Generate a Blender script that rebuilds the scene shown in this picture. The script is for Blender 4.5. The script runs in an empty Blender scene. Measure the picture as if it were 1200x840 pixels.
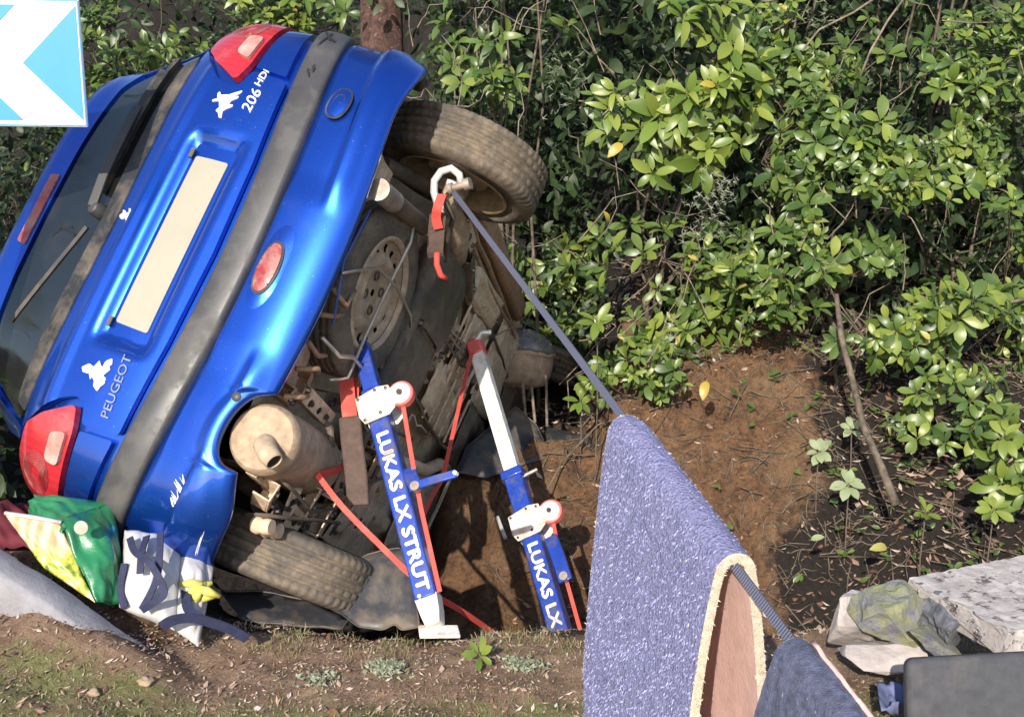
import bpy, bmesh, math, random
import numpy as np
from mathutils import Vector, Matrix, Quaternion, noise
from mathutils.geometry import delaunay_2d_cdt

random.seed(11); rng = np.random.default_rng(11)
SC = bpy.context.scene
COL = SC.collection
R = math.radians

# ------------------------------------------------------------------ camera
CAM_H, PITCH, FPX = 1.55, R(12), 1400.0
cd = bpy.data.cameras.new('camera'); cam = bpy.data.objects.new('camera', cd); COL.objects.link(cam)
cd.sensor_width = 36.0; cd.lens = 36.0 * FPX / 1200.0
cd.clip_start = .05; cd.clip_end = 400
cam.location = (0, 0, CAM_H); cam.rotation_euler = (R(90) - PITCH, 0, 0)
SC.camera = cam

# ------------------------------------------------------------------ sky and sun (low sun behind the photographer, a little to the left)
SUN = Vector((-.22, -.85, .462)).normalized()
wd = bpy.data.worlds.new('World'); SC.world = wd; wd.use_nodes = True
nt = wd.node_tree; bg = nt.nodes['Background']
sky = nt.nodes.new('ShaderNodeTexSky'); sky.sky_type = 'NISHITA'; sky.sun_disc = False
sky.sun_elevation = math.asin(SUN.z); sky.sun_rotation = math.atan2(SUN.x, SUN.y)
nt.links.new(sky.outputs[0], bg.inputs[0]); bg.inputs[1].default_value = .15
sl = bpy.data.lights.new('sun', 'SUN'); sl.energy = 4.6; sl.angle = R(.5); sl.color = (1, .92, .80)
so = bpy.data.objects.new('sun', sl); COL.objects.link(so); so.rotation_euler = SUN.to_track_quat('Z', 'Y').to_euler()
so.location = (0, -3, 6)
vs = SC.view_settings; vs.view_transform = 'Standard'; vs.look = 'None'; vs.gamma = 1; vs.exposure = .60
SC.cycles.max_bounces = 6; SC.cycles.diffuse_bounces = 3; SC.cycles.glossy_bounces = 3; SC.cycles.transmission_bounces = 4
SC.cycles.transparent_max_bounces = 6

# ------------------------------------------------------------------ helpers
def V(*a): return Vector(a)
def at(px, py, d):
    """place at depth d (metres along the view axis) seen at photo pixel px, py"""
    x, y = (px - 600) / FPX * d, (py - 420) / FPX * d
    return Vector((x, d * math.cos(PITCH) - y * math.sin(PITCH), CAM_H - y * math.cos(PITCH) - d * math.sin(PITCH)))
def sm(a, b, x):
    t = min(1, max(0, (x - a) / (b - a))); return t * t * (3 - 2 * t)

OFF = {}
def curve(pts, n=5):
    """rounded run through pts (Catmull-Rom)"""
    P = [Vector(p) for p in pts]; P = [P[0] * 2 - P[1]] + P + [P[-1] * 2 - P[-2]]; out = []
    for i in range(1, len(P) - 2):
        a, b, c, d = P[i - 1:i + 3]
        for k in range(n):
            t = k / n; out.append(.5 * ((2 * b) + (c - a) * t + (2 * a - 5 * b + 4 * c - d) * t * t + (3 * b - a - 3 * c + d) * t ** 3))
    return out + [P[-2]]
def tag(o, label=None, cat=None, group=None, kind=None):
    if label: o['label'] = label
    if cat: o['category'] = cat
    if group: o['group'] = group
    if kind: o['kind'] = kind
    return o
def thing(name, label, cat, loc=(0, 0, 0), group=None):
    o = bpy.data.objects.new(name, None); COL.objects.link(o); o.location = loc
    o.empty_display_size = .1
    OFF[o.name] = Vector(loc)
    return tag(o, label, cat, group)

class MB:
    def __init__(s): s.v = []; s.f = []
    def add(s, vs, fs):
        n = len(s.v); s.v += [tuple(p) for p in vs]; s.f += [tuple(i + n for i in f) for f in fs]; return s
    def box(s, c, size, m=None):
        c = Vector(c); hx, hy, hz = size[0] / 2, size[1] / 2, size[2] / 2
        P = [Vector((x, y, z)) for x in (-hx, hx) for y in (-hy, hy) for z in (-hz, hz)]
        if m is not None: P = [m @ p for p in P]
        return s.add([c + p for p in P], [(0, 1, 3, 2), (4, 6, 7, 5), (0, 4, 5, 1), (2, 3, 7, 6), (0, 2, 6, 4), (1, 5, 7, 3)])
    def tube(s, pts, r, n=8, cap=True, flat=1.0, up=None):
        pts = [Vector(p) for p in pts]; k = len(pts)
        rs = r if isinstance(r, (list, tuple)) else [r] * k
        d0 = (pts[1] - pts[0]).normalized()
        u = Vector(up) if up is not None else (Vector((0, 0, 1)) if abs(d0.z) < .9 else Vector((1, 0, 0)))
        vs = []
        for i in range(k):
            d = (pts[min(i + 1, k - 1)] - pts[max(i - 1, 0)]).normalized()
            a = d.cross(u)
            if a.length < 1e-4: a = d.orthogonal()
            a.normalize(); b = a.cross(d).normalized()
            if up is None: u = b
            for j in range(n):
                t = 2 * math.pi * j / n
                vs.append(pts[i] + a * math.cos(t) * rs[i] + b * math.sin(t) * rs[i] * flat)
        fs = [(i * n + j, i * n + (j + 1) % n, (i + 1) * n + (j + 1) % n, (i + 1) * n + j) for i in range(k - 1) for j in range(n)]
        if cap: fs += [tuple(range(n))[::-1], tuple((k - 1) * n + j for j in range(n))]
        return s.add(vs, fs)
    def strap(s, pts, w, th, side):
        """flat webbing: side(s) = width direction"""
        pts = [Vector(p) for p in pts]; k = len(pts); vs = []
        for i in range(k):
            d = (pts[min(i + 1, k - 1)] - pts[max(i - 1, 0)]).normalized()
            a = Vector(side); a = (a - d * a.dot(d)).normalized(); b = a.cross(d)
            for x, y in ((-1, -1), (1, -1), (1, 1), (-1, 1)): vs.append(pts[i] + a * w / 2 * x + b * th / 2 * y)
        fs = [(i * 4 + j, i * 4 + (j + 1) % 4, i * 4 + 4 + (j + 1) % 4, i * 4 + 4 + j) for i in range(k - 1) for j in range(4)]
        fs += [(3, 2, 1, 0), tuple((k - 1) * 4 + j for j in range(4))]
        return s.add(vs, fs)
    def lathe(s, prof, o, ax, n=48, ref=None, mod=None, closed=False):
        """prof: (radius, height along ax)"""
        o = Vector(o); ax = Vector(ax).normalized(); a = ax.orthogonal().normalized() if ref is None else Vector(ref).normalized(); b = ax.cross(a)
        vs = []; k = len(prof)
        for j in range(n):
            t = 2 * math.pi * j / n
            for i, (r, h) in enumerate(prof):
                if mod: r, h = mod(i, j, r, h)
                vs.append(o + a * math.cos(t) * r + b * math.sin(t) * r + ax * h)
        fs = [(j * k + i, j * k + i + 1, ((j + 1) % n) * k + i + 1, ((j + 1) % n) * k + i) for j in range(n) for i in range(k - 1)]
        if closed: fs += [(j * k + k - 1, j * k, ((j + 1) % n) * k, ((j + 1) % n) * k + k - 1) for j in range(n)]
        return s.add(vs, fs)
    def grid(s, fn, nu, nv):
        vs = [fn(i / nu, j / nv) for i in range(nu + 1) for j in range(nv + 1)]
        fs = [(i * (nv + 1) + j, (i + 1) * (nv + 1) + j, (i + 1) * (nv + 1) + j + 1, i * (nv + 1) + j + 1) for i in range(nu) for j in range(nv)]
        return s.add(vs, fs)
    def prism(s, poly, e):
        """poly: 3D loop, extruded by vector e"""
        poly = [Vector(p) for p in poly]; n = len(poly); e = Vector(e)
        return s.add(poly + [p + e for p in poly], [tuple(range(n))[::-1], tuple(range(n, 2 * n))] + [(i, (i + 1) % n, n + (i + 1) % n, n + i) for i in range(n)])
    def blob(s, c, r, seed=0, amp=.25, n=2, fr=1.6):
        bm = bmesh.new(); bmesh.ops.create_icosphere(bm, subdivisions=n, radius=1)
        c = Vector(c); P = []
        for v in bm.verts:
            k = 1 + amp * noise.noise(v.co * fr + Vector((seed * 7.3, seed * 3.1, seed)))
            P.append(c + Vector((v.co.x * r[0], v.co.y * r[1], v.co.z * r[2])) * k)
        s.add(P, [[v.index for v in f.verts] for f in bm.faces]); bm.free(); return s
    def mesh(s, name, mat, off=None, smooth=True, fix=True):
        off = off or Vector((0, 0, 0))
        me = bpy.data.meshes.new(name); me.from_pydata([Vector(p) - off for p in s.v], [], s.f)
        if fix:
            bm = bmesh.new(); bm.from_mesh(me); bmesh.ops.recalc_face_normals(bm, faces=bm.faces); bm.to_mesh(me); bm.free()
        me.materials.append(mat)
        if smooth: me.polygons.foreach_set('use_smooth', [True] * len(me.polygons))
        return me
    def build(s, name, mat, parent=None, off=None, smooth=None, bevel=0, solid=0, sub=0, label=None, cat=None, group=None, kind=None, fix=True):
        if parent is not None and off is None: off = OFF.get(parent.name, Vector((0, 0, 0)))
        base = None
        if parent is None and off is None:
            a = np.array(s.v); base = Vector((float(a[:, 0].mean()), float(a[:, 1].mean()), float(a[:, 2].min()))); off = base
        me = s.mesh(name, mat, off, True if smooth is None else smooth, fix)
        o = bpy.data.objects.new(name, me); COL.objects.link(o)
        if parent is not None: o.parent = parent
        elif base is not None: o.location = base
        OFF[o.name] = off
        if solid: m = o.modifiers.new('solid', 'SOLIDIFY'); m.thickness = solid; m.offset = 0
        if bevel: m = o.modifiers.new('bevel', 'BEVEL'); m.width = bevel; m.segments = 2; m.limit_method = 'ANGLE'; m.angle_limit = R(40)
        if sub: m = o.modifiers.new('sub', 'SUBSURF'); m.levels = m.render_levels = sub
        if smooth is None and not sub:
            try: me.set_sharp_from_angle(angle=R(40))
            except Exception: pass
        return tag(o, label, cat, group, kind)

# ------------------------------------------------------------------ materials
class N:
    def __init__(s, name):
        s.m = bpy.data.materials.new(name); s.m.use_nodes = True; s.t = s.m.node_tree; s.b = s.t.nodes['Principled BSDF']
    def n(s, t, **k):
        o = s.t.nodes.new('ShaderNode' + t)
        for a, b in k.items(): setattr(o, a, b)
        return o
    def l(s, a, b): s.t.links.new(a, b)
    def coord(s, kind='Object'):
        if not hasattr(s, '_tc'): s._tc = s.n('TexCoord')
        return s._tc.outputs[kind]
    def noise(s, scale, detail=6, rough=.6, dist=0, vec=None):
        o = s.n('TexNoise'); o.inputs['Scale'].default_value = scale; o.inputs['Detail'].default_value = detail
        o.inputs['Roughness'].default_value = rough; o.inputs['Distortion'].default_value = dist
        s.l(vec or s.coord(), o.inputs['Vector']); return o.outputs['Fac']
    def ramp(s, fac, stops):
        o = s.n('ValToRGB'); e = o.color_ramp.elements
        while len(e) < len(stops): e.new(.5)
        for i, (p, c) in enumerate(stops):
            e[i].position = p; e[i].color = (c, c, c, 1) if isinstance(c, (int, float)) else (*c, 1)
        s.l(fac, o.inputs[0]); return o.outputs[0]
    def mix(s, fac, a, b, mode='MIX'):
        o = s.n('Mix', data_type='RGBA', blend_type=mode)
        for sock, x in ((o.inputs[0], fac), (o.inputs[6], a), (o.inputs[7], b)):
            if isinstance(x, (int, float)): sock.default_value = x
            elif isinstance(x, tuple): sock.default_value = (*x, 1)
            else: s.l(x, sock)
        return o.outputs[2]
    def bump(s, h, strength=.3, dist=.01, normal=None):
        o = s.n('Bump'); o.inputs['Strength'].default_value = strength; o.inputs['Distance'].default_value = dist
        s.l(h, o.inputs['Height'])
        if normal: s.l(normal, o.inputs['Normal'])
        s.l(o.outputs[0], s.b.inputs['Normal']); return o.outputs[0]
    def set(s, **k):
        for a, x in k.items():
            i = s.b.inputs[a.replace('_', ' ')]
            if isinstance(x, (int, float)): i.default_value = x
            elif isinstance(x, tuple): i.default_value = (*x, 1)
            else: s.l(x, i)
        return s
def plain(name, col, rough=.5, metal=0, var=.25, scale=12, bump=.15, bd=.004, dirt=None, dirt_amt=.5, dirt_scale=4, coat=0):
    k = N(name); f = k.noise(scale)
    lo = tuple(c * (1 - var) for c in col); hi = tuple(min(1, c * (1 + var)) for c in col)
    c = k.ramp(f, [(.3, lo), (.7, hi)])
    if dirt:
        d = k.noise(dirt_scale, 8, .65, .3); a = .75 - dirt_amt * .5
        mask = k.ramp(d, [(a - .12, 0.), (a + .12, 1.)])
        c = k.mix(mask, c, dirt)
        rr = k.mix(mask, (rough,) * 3, (.9,) * 3); k.set(Roughness=rr)
    else: k.set(Roughness=rough)
    k.set(Base_Color=c, Metallic=metal)
    if coat: k.set(Coat_Weight=coat, Coat_Roughness=.06)
    if bump: k.bump(k.noise(scale * 5), bump, bd)
    return k.m
M = {}
DUST = (.30, .205, .13)
def make_materials():
    k = N('blue_paint')                                             # metallic blue with clear coat and a little road film
    fl = k.noise(900, 2); c = k.ramp(fl, [(.3, (.005, .055, .40)), (.7, (.012, .105, .60))])
    film = k.mix(k.ramp(k.noise(150, 3, .5), [(.70, 0.), (.74, .55)]), k.ramp(k.noise(3.2, 9, .7, .5), [(.56, 0.), (.9, .18)]), (1., 1., 1.), 'SCREEN')
    k.set(Base_Color=k.mix(film, c, (.22, .20, .18)), Metallic=.86, Roughness=k.mix(film, (.31,) * 3, (.6,) * 3), Coat_Weight=.9, Coat_Roughness=.05)
    M['paint'] = k.m
    M['gap'] = plain('dark_gap', (.012, .012, .014), .8, bump=0)
    k = N('tinted_glass'); sp = k.ramp(k.noise(5, 8, .7), [(.5, (.008, .009, .010)), (.8, (.028, .027, .023))])
    k.set(Base_Color=sp, Roughness=k.ramp(k.noise(9, 6), [(.4, .03), (.75, .22)]), Specular_IOR_Level=.7); M['glass'] = k.m
    M['grey_plastic'] = plain('grey_plastic', (.048, .047, .050), .42, var=.25, scale=5, bump=.2, bd=.002, dirt=(.085, .080, .076), dirt_amt=.3, dirt_scale=9)
    M['black_plastic'] = plain('black_plastic', (.022, .022, .024), .5, dirt=(.12, .10, .08), dirt_amt=.35, dirt_scale=9)
    M['liner'] = plain('liner_plastic', (.045, .047, .055), .42, dirt=(.20, .15, .10), dirt_amt=.35, dirt_scale=5)
    k = N('red_lens'); w = k.n('TexWave'); w.inputs['Scale'].default_value = 14; w.inputs['Distortion'].default_value = 2.4; w.bands_direction = 'X'; k.l(k.coord(), w.inputs[0])
    c = k.ramp(w.outputs[1], [(.2, (.36, .016, .024)), (.8, (.40, .019, .028))])
    mud = k.ramp(k.noise(9, 8, .7), [(.52, 0.), (.75, .45)])
    k.set(Base_Color=k.mix(mud, c, (.42, .20, .17)), Roughness=.25, Coat_Weight=.8, Coat_Roughness=.08); M['lens'] = k.m
    M['lens_dark'] = plain('dark_red_lens', (.26, .03, .035), .3, var=.35, scale=40, dirt=(.3, .18, .15), dirt_amt=.4, dirt_scale=14, coat=.5)
    M['lens_pink'] = plain('pale_red_lens', (.44, .15, .13), .3, var=.3, scale=30, dirt=(.34, .30, .26), dirt_amt=.5, dirt_scale=14, coat=.6)
    M['lens_clear'] = plain('clear_lens', (.36, .33, .27), .2, var=.3, scale=30, coat=.7)
    M['plate'] = plain('plate_cream', (.30, .28, .225), .5, var=.06, scale=6, bump=0)
    M['white_badge'] = plain('white_badge', (.72, .72, .72), .35, var=.1, bump=0)
    M['chrome'] = plain('badge_metal', (.36, .36, .38), .35, 1, .15, bump=0)
    M['scratch'] = plain('bare_scratch', (.55, .60, .70), .5, var=.3, scale=60, bump=0)
    k = N('clear_lens'); k.set(Base_Color=(.92, .93, .95), Roughness=k.ramp(k.noise(14, 6), [(.4, .04), (.7, .35)]), Transmission_Weight=.92, IOR=1.3); M['clear_lens'] = k.m
    # dusty tyre
    k = N('tyre_rubber'); c = k.ramp(k.noise(30), [(.3, (.030, .029, .028)), (.7, (.062, .058, .054))])
    mk = k.ramp(k.noise(7, 12, .8, .8), [(.40, .12), (.66, .82)])
    mud = k.ramp(k.noise(38, 6), [(.3, (.16, .115, .075)), (.7, (.31, .235, .16))])
    k.set(Base_Color=k.mix(mk, c, mud), Roughness=.88); k.bump(k.noise(90, 6), .4, .004); M['tyre'] = k.m
    k = N('dull_tyre_rubber'); c = k.ramp(k.noise(30), [(.3, (.05, .045, .04)), (.7, (.09, .08, .07))])
    mk = k.ramp(k.noise(6, 12, .8, .8), [(.45, .08), (.70, .75)])
    mud = k.ramp(k.noise(38, 6), [(.3, (.24, .18, .12)), (.7, (.38, .29, .21))])
    k.set(Base_Color=k.mix(mk, c, mud), Roughness=.88); k.bump(k.noise(90, 6), .4, .004); M['tyre_left'] = k.m
    def dusty(name, col, amt, rough=.6, metal=.0, ds=5, dc=DUST):
        k = N(name); c = k.ramp(k.noise(22), [(.3, tuple(x * .65 for x in col)), (.7, tuple(min(1, x * 1.3) for x in col))])
        mk = k.ramp(k.noise(ds, 10, .72, .5), [(.62 - amt * .5 - .1, .12), (.62 - amt * .5 + .16, .95)])
        dd = k.ramp(k.noise(31, 7), [(.28, tuple(x * .62 for x in dc)), (.72, tuple(x * 1.25 for x in dc))])
        k.set(Base_Color=k.mix(mk, c, dd), Roughness=k.mix(mk, (rough,) * 3, (.9,) * 3), Metallic=metal); k.bump(k.noise(60, 8), .45, .005); M[name] = k.m
    dusty('dusty_floor', (.28, .21, .15), .75, ds=3.2, dc=(.58, .44, .31))
    dusty('dusty_steel', (.26, .21, .17), .7, .5, .2, dc=(.46, .35, .25))
    dusty('muffler_steel', (.26, .19, .14), .6, .5, .3, ds=5, dc=(.45, .33, .23))
    dusty('rim_steel', (.42, .36, .29), .45, .4, .5, dc=(.36, .27, .18))
    dusty('tank_black', (.035, .033, .033), .22, .4, ds=4, dc=(.20, .155, .115))
    dusty('tan_part', (.52, .39, .29), .5, .5, dc=(.60, .45, .32))
    dusty('rust_part', (.20, .085, .04), .5, .75, dc=(.34, .21, .13))
    dusty('dark_part', (.03, .028, .026), .3, .5, dc=(.2, .15, .11))
    dusty('grey_alloy', (.40, .39, .38), .25, .4, .6)
    M['wire'] = plain('bare_wire', (.42, .37, .32), .4, .6)
    M['cable_blue'] = plain('blue_cable', (.05, .12, .42), .5)
    # struts and webbing
    M['strut_blue'] = plain('strut_blue', (.012, .045, .30), .38, .0, .2, 30, .1, dirt=(.085, .072, .065), dirt_amt=.26, dirt_scale=18, coat=.3)
    M['strut_white'] = plain('strut_white', (.78, .76, .72), .45, .0, .08, 14, .1, dirt=(.40, .34, .27), dirt_amt=.34, dirt_scale=18)
    M['silver'] = plain('silver_tube', (.70, .70, .69), .38, .35, .12, 20, .1)
    M['plate_white'] = plain('bracket_white', (.76, .66, .60), .45, 0, .08, 14, .1, dirt=(.42, .33, .26), dirt_amt=.36, dirt_scale=20)
    M['red_cover'] = plain('red_cover', (.70, .13, .12), .45, 0, .15, 20)
    k = N('red_webbing'); w = k.n('TexWave'); w.inputs['Scale'].default_value = 90; w.bands_direction = 'DIAGONAL'; k.l(k.coord(), w.inputs[0])
    k.set(Base_Color=k.mix(k.ramp(k.noise(14, 8), [(.5, 0.), (.8, .4)]), k.ramp(w.outputs[1], [(.2, (.50, .045, .035)), (.8, (.74, .10, .08))]), (.42, .24, .18)), Roughness=.8); k.bump(w.outputs[1], .4, .002); M['red_web'] = k.m
    M['sleeve'] = plain('brown_sleeve', (.085, .055, .045), .85, 0, .3, 30, .4)
    k = N('grey_webbing'); w = k.n('TexWave'); w.inputs['Scale'].default_value = 55; w.bands_direction = 'Y'; k.l(k.coord(), w.inputs[0])
    k.set(Base_Color=k.ramp(w.outputs[1], [(.2, (.060, .065, .10)), (.8, (.105, .11, .17))]), Roughness=.8); k.bump(w.outputs[1], .5, .003); M['strap'] = k.m
    M['navy_web'] = plain('navy_webbing', (.018, .022, .06), .8, 0, .3, 40, .4)
    M['bolt'] = plain('bolt_steel', (.10, .09, .09), .4, .8, bump=0)
    # carpet
    k = N('lilac_carpet'); f = k.noise(55, 10, .75); g = k.noise(6, 6)
    vv = k.n('TexVoronoi'); vv.inputs['Scale'].default_value = 160; k.l(k.coord(), vv.inputs[0])
    c = k.mix(k.ramp(f, [(.34, 0.), (.68, 1.)]), (.15, .155, .32), (.30, .305, .53))
    c = k.mix(k.ramp(g, [(.35, 0.), (.75, .4)]), c, (.27, .255, .42))
    st = k.ramp(k.noise(4.2, 3, .4), [(.735, 0.), (.78, .6)])
    k.set(Base_Color=k.mix(st, c, (.11, .09, .10)), Roughness=.95); k.bump(vv.outputs[0], .8, .006, k.bump(f, .9, .012)); M['carpet'] = k.m
    k = N('carpet_fibre'); k.set(Base_Color=k.ramp(k.n('NewGeometry').outputs['Random Per Island'], [(0, (.07, .075, .16)), (.2, (.20, .205, .38)), (.8, (.30, .305, .51)), (1, (.40, .40, .56))]), Roughness=.95); M['fibre'] = k.m
    k = N('shaded_fibre'); k.set(Base_Color=k.ramp(k.n('NewGeometry').outputs['Random Per Island'], [(0, (.03, .035, .07)), (.6, (.08, .09, .16)), (1, (.22, .22, .30))]), Roughness=.95); M['shaded_fibre'] = k.m  # pile fibres darkened to match the shade painted on the second carpet
    k = N('pale_fibre'); k.set(Base_Color=k.ramp(k.n('NewGeometry').outputs['Random Per Island'], [(0, (.42, .33, .25)), (1, (.70, .61, .49))]), Roughness=.95); M['pale_fibre'] = k.m
    M['carpet_shaded'] = plain('shaded_lilac_carpet', (.10, .112, .185), .95, 0, .5, 70, .9, .008)  # lilac carpet darkened to stand for the shadow of the first one
    M['backing'] = plain('pink_backing', (.60, .40, .36), .9, 0, .12, 25, .5)
    M['cut_edge'] = plain('cream_cut_edge', (.64, .54, .42), .95, 0, .25, 90, .9, .006)
    # masonry
    k = N('concrete'); f = k.noise(14, 10, .7); c = k.ramp(f, [(.3, (.30, .27, .26)), (.7, (.56, .51, .49))])
    pits = k.ramp(k.noise(26, 5, .6), [(.56, 0.), (.66, 1.)])
    k.set(Base_Color=k.mix(pits, c, (.13, .10, .10)), Roughness=.9); k.bump(k.mix(pits, f, (0., 0., 0.)), .8, .012); M['concrete'] = k.m
    k = N('pale_concrete'); f = k.noise(11, 10, .7); k.set(Base_Color=k.ramp(f, [(.3, (.32, .28, .27)), (.7, (.54, .485, .46))]), Roughness=.9); k.bump(f, .7, .015); M['pale_concrete'] = k.m
    k = N('grey_concrete'); f = k.noise(16, 10, .7); k.set(Base_Color=k.mix(k.ramp(k.noise(3), [(.5, 0.), (.7, .6)]), k.ramp(f, [(.3, (.19, .19, .215)), (.7, (.30, .295, .32))]), (.24, .19, .15)), Roughness=.9); k.bump(f, .8, .012); M['grey_concrete'] = k.m
    k = N('clod'); f = k.noise(30, 8, .7); k.set(Base_Color=k.ramp(f, [(.3, (.07, .032, .015)), (.7, (.24, .12, .055))]), Roughness=.95); k.bump(f, 1., .012); M['clod'] = k.m
    k = N('olive_rubble'); f = k.noise(15, 12, .75, .2)
    k.set(Base_Color=k.ramp(f, [(.32, (.07, .07, .085)), (.45, (.20, .20, .22)), (.55, (.22, .23, .12)), (.68, (.36, .35, .22))]), Roughness=.75); k.bump(f, .8, .02); M['olive'] = k.m
    k = N('slate_rubble'); f = k.noise(17, 12, .75, .2)
    k.set(Base_Color=k.ramp(f, [(.32, (.045, .05, .065)), (.5, (.16, .17, .20)), (.66, (.28, .26, .23))]), Roughness=.7); k.bump(f, .9, .02); M['slate'] = k.m
    M['rubber_mat'] = plain('dark_mat', (.050, .052, .062), .8, 0, .2, 40, .35, .003, dirt=(.12, .11, .11), dirt_amt=.2, dirt_scale=8)
    M['blue_cloth'] = plain('blue_cloth', (.12, .14, .26), .9, 0, .3, 12, .4)
    # bags
    M['green_bag'] = plain('green_bag', (.02, .16, .065), .32, 0, .3, 8, .25, .01, coat=.3)
    k = N('printed_bag'); v = k.n('TexVoronoi'); v.inputs['Scale'].default_value = 17; v.inputs['Randomness'].default_value = .9; k.l(k.coord(), v.inputs[0])
    gx = k.n('SeparateXYZ'); k.l(k.coord(), gx.inputs[0])
    food = k.ramp(k.noise(15, 5, .6, .8), [(.36, (.03, .06, .012)), (.46, (.22, .30, .03)), (.54, (.70, .55, .10)), (.62, (.78, .70, .45)), (.72, (.55, .10, .05))])
    wv = k.n('TexWave'); wv.inputs['Scale'].default_value = 9; wv.inputs['Distortion'].default_value = 2.5; k.l(k.coord(), wv.inputs[0])
    wood = k.ramp(wv.outputs[1], [(.2, (.62, .33, .18)), (.8, (.78, .55, .36))])
    top = k.ramp(gx.outputs[2], [(.13, 0.), (.16, 1.)])
    k.set(Base_Color=k.mix(top, food, wood), Roughness=.35, Coat_Weight=.3); k.bump(k.noise(9), .2, .01); M['printed'] = k.m
    M['white_cloth'] = plain('white_cloth', (.43, .42, .42), .85, 0, .10, 7, .25, .01)
    M['yellow_fruit'] = plain('yellow_fruit', (.50, .47, .10), .5, 0, .25, 25)
    M['dark_red_cloth'] = plain('dark_red_cloth', (.10, .010, .02), .85)
    # sign
    M['sign_white'] = plain('sign_white', (.80, .82, .83), .4, 0, .04, 5, 0)
    M['sign_blue'] = plain('sign_blue', (.035, .25, .62), .4, 0, .06, 6, 0)
    M['galv'] = plain('galvanised', (.35, .36, .37), .45, .7, .2)
    # plants
    def leafmat(name, cols, per, rough=.38, tr=.22):
        k = N(name)
        rnd = k.n('ObjectInfo').outputs['Random'] if per == 'o' else k.n('NewGeometry').outputs['Random Per Island']
        c = k.ramp(rnd, [(i / (len(cols) - 1), x) for i, x in enumerate(cols)])
        c = k.mix(k.ramp(k.noise(18, 4), [(.35, 0.), (.8, .14)]), c, (.22, .24, .06))
        k.set(Base_Color=c, Roughness=rough, Specular_IOR_Level=.45)
        t = k.n('BsdfTranslucent'); k.l(c, t.inputs[0]); a = k.n('MixShader'); a.inputs[0].default_value = tr
        k.l(k.b.outputs[0], a.inputs[1]); k.l(t.outputs[0], a.inputs[2]); k.l(a.outputs[0], k.t.nodes['Material Output'].inputs[0]); M[name] = k.m
    fresh = [(.07, .12, .02), (.12, .185, .03), (.17, .225, .04), (.22, .265, .05), (.10, .155, .03)]
    green = [(.035, .075, .018), (.06, .115, .028), (.09, .15, .035), (.125, .175, .04), (.042, .085, .026)]
    shade = [(.014, .030, .012), (.028, .055, .018), (.02, .042, .018), (.04, .065, .022)]  # leaf colours darkened to stand for the shade deep in the foliage
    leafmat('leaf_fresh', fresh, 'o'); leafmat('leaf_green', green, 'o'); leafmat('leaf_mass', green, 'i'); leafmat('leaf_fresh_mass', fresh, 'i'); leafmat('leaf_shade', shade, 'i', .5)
    leafmat('leaf_pale', [(.20, .25, .13), (.28, .33, .19), (.17, .22, .09)], 'i', .6)
    leafmat('leaf_yellow', [(.40, .30, .05), (.36, .34, .10)], 'o')
    leafmat('leaf_dead', [(.16, .075, .035), (.24, .12, .05), (.10, .05, .03), (.32, .21, .12)], 'i', .8, .1)
    leafmat('grass_blade', [(.10, .13, .035), (.22, .22, .09), (.33, .27, .15), (.10, .13, .04), (.42, .35, .23)], 'i', .6)
    leafmat('needle', [(.03, .06, .02), (.06, .10, .03), (.10, .13, .05)], 'i', .6)
    k = N('litter'); k.set(Base_Color=k.ramp(k.n('NewGeometry').outputs['Random Per Island'], [(0, (.07, .04, .027)), (.35, (.20, .115, .075)), (.7, (.38, .27, .20)), (1, (.48, .40, .34))]), Roughness=.9); M['litter'] = k.m
    k = N('twig_bark'); k.set(Base_Color=k.ramp(k.noise(25, 5), [(.35, (.045, .034, .025)), (.65, (.16, .125, .09))]), Roughness=.85); M['twig'] = k.m
    k = N('pale_twig'); k.set(Base_Color=k.ramp(k.noise(25, 5), [(.35, (.085, .062, .045)), (.65, (.25, .20, .15))]), Roughness=.85); M['pale_twig'] = k.m
    k = N('lichen'); k.set(Base_Color=k.ramp(k.noise(60, 5), [(.35, (.14, .16, .10)), (.65, (.32, .34, .25))]), Roughness=.95); M['lichen'] = k.m
    k = N('red_bark'); f = k.noise(22, 9, .75, 1.2); c = k.ramp(f, [(.36, (.03, .018, .016)), (.55, (.12, .062, .05)), (.72, (.28, .15, .115))])
    li = k.ramp(k.noise(34, 6, .7), [(.60, 0.), (.68, .8)]); k.set(Base_Color=k.mix(li, c, (.40, .39, .34)), Roughness=.9); k.bump(f, 1., .03); M['red_bark'] = k.m
    M['stone'] = plain('tan_stone', (.30, .22, .15), .9, 0, .3, 12, .5)
    # ground: clay, litter soil and moss chosen by a painted zone map
    k = N('ground'); va = k.n('VertexColor'); va.layer_name = 'zone'; sp = k.n('SeparateColor'); k.l(va.outputs[0], sp.inputs[0])
    geo = k.n('NewGeometry'); P = geo.outputs['Position']
    n1 = k.noise(9, 12, .72, .3, P); n2 = k.noise(48, 8, .7, 0, P); n3 = k.noise(2.6, 6, .6, .4, P)
    shaded_humus = k.mix(k.ramp(n2, [(.3, 0.), (.7, 1.)]), (.008, .0055, .004), (.038, .026, .019))  # dark soil, darkened further to stand for shade on the slope
    clay = k.mix(k.ramp(n1, [(.32, 0.), (.68, 1.)]), (.14, .068, .030), (.31, .165, .080))
    clay = k.mix(k.ramp(n2, [(.47, 0.), (.64, .85)]), clay, (.045, .024, .014))
    clay = k.mix(k.ramp(n3, [(.5, 0.), (.68, .55)]), clay, (.33, .21, .115))
    verge = k.mix(k.ramp(n1, [(.34, 0.), (.66, 1.)]), (.23, .135, .085), (.48, .325, .22))
    verge = k.mix(k.ramp(n2, [(.56, 0.), (.72, .6)]), verge, (.52, .43, .37))
    moss = k.mix(k.ramp(n2, [(.3, 0.), (.7, 1.)]), (.14, .15, .045), (.32, .32, .13))
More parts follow.
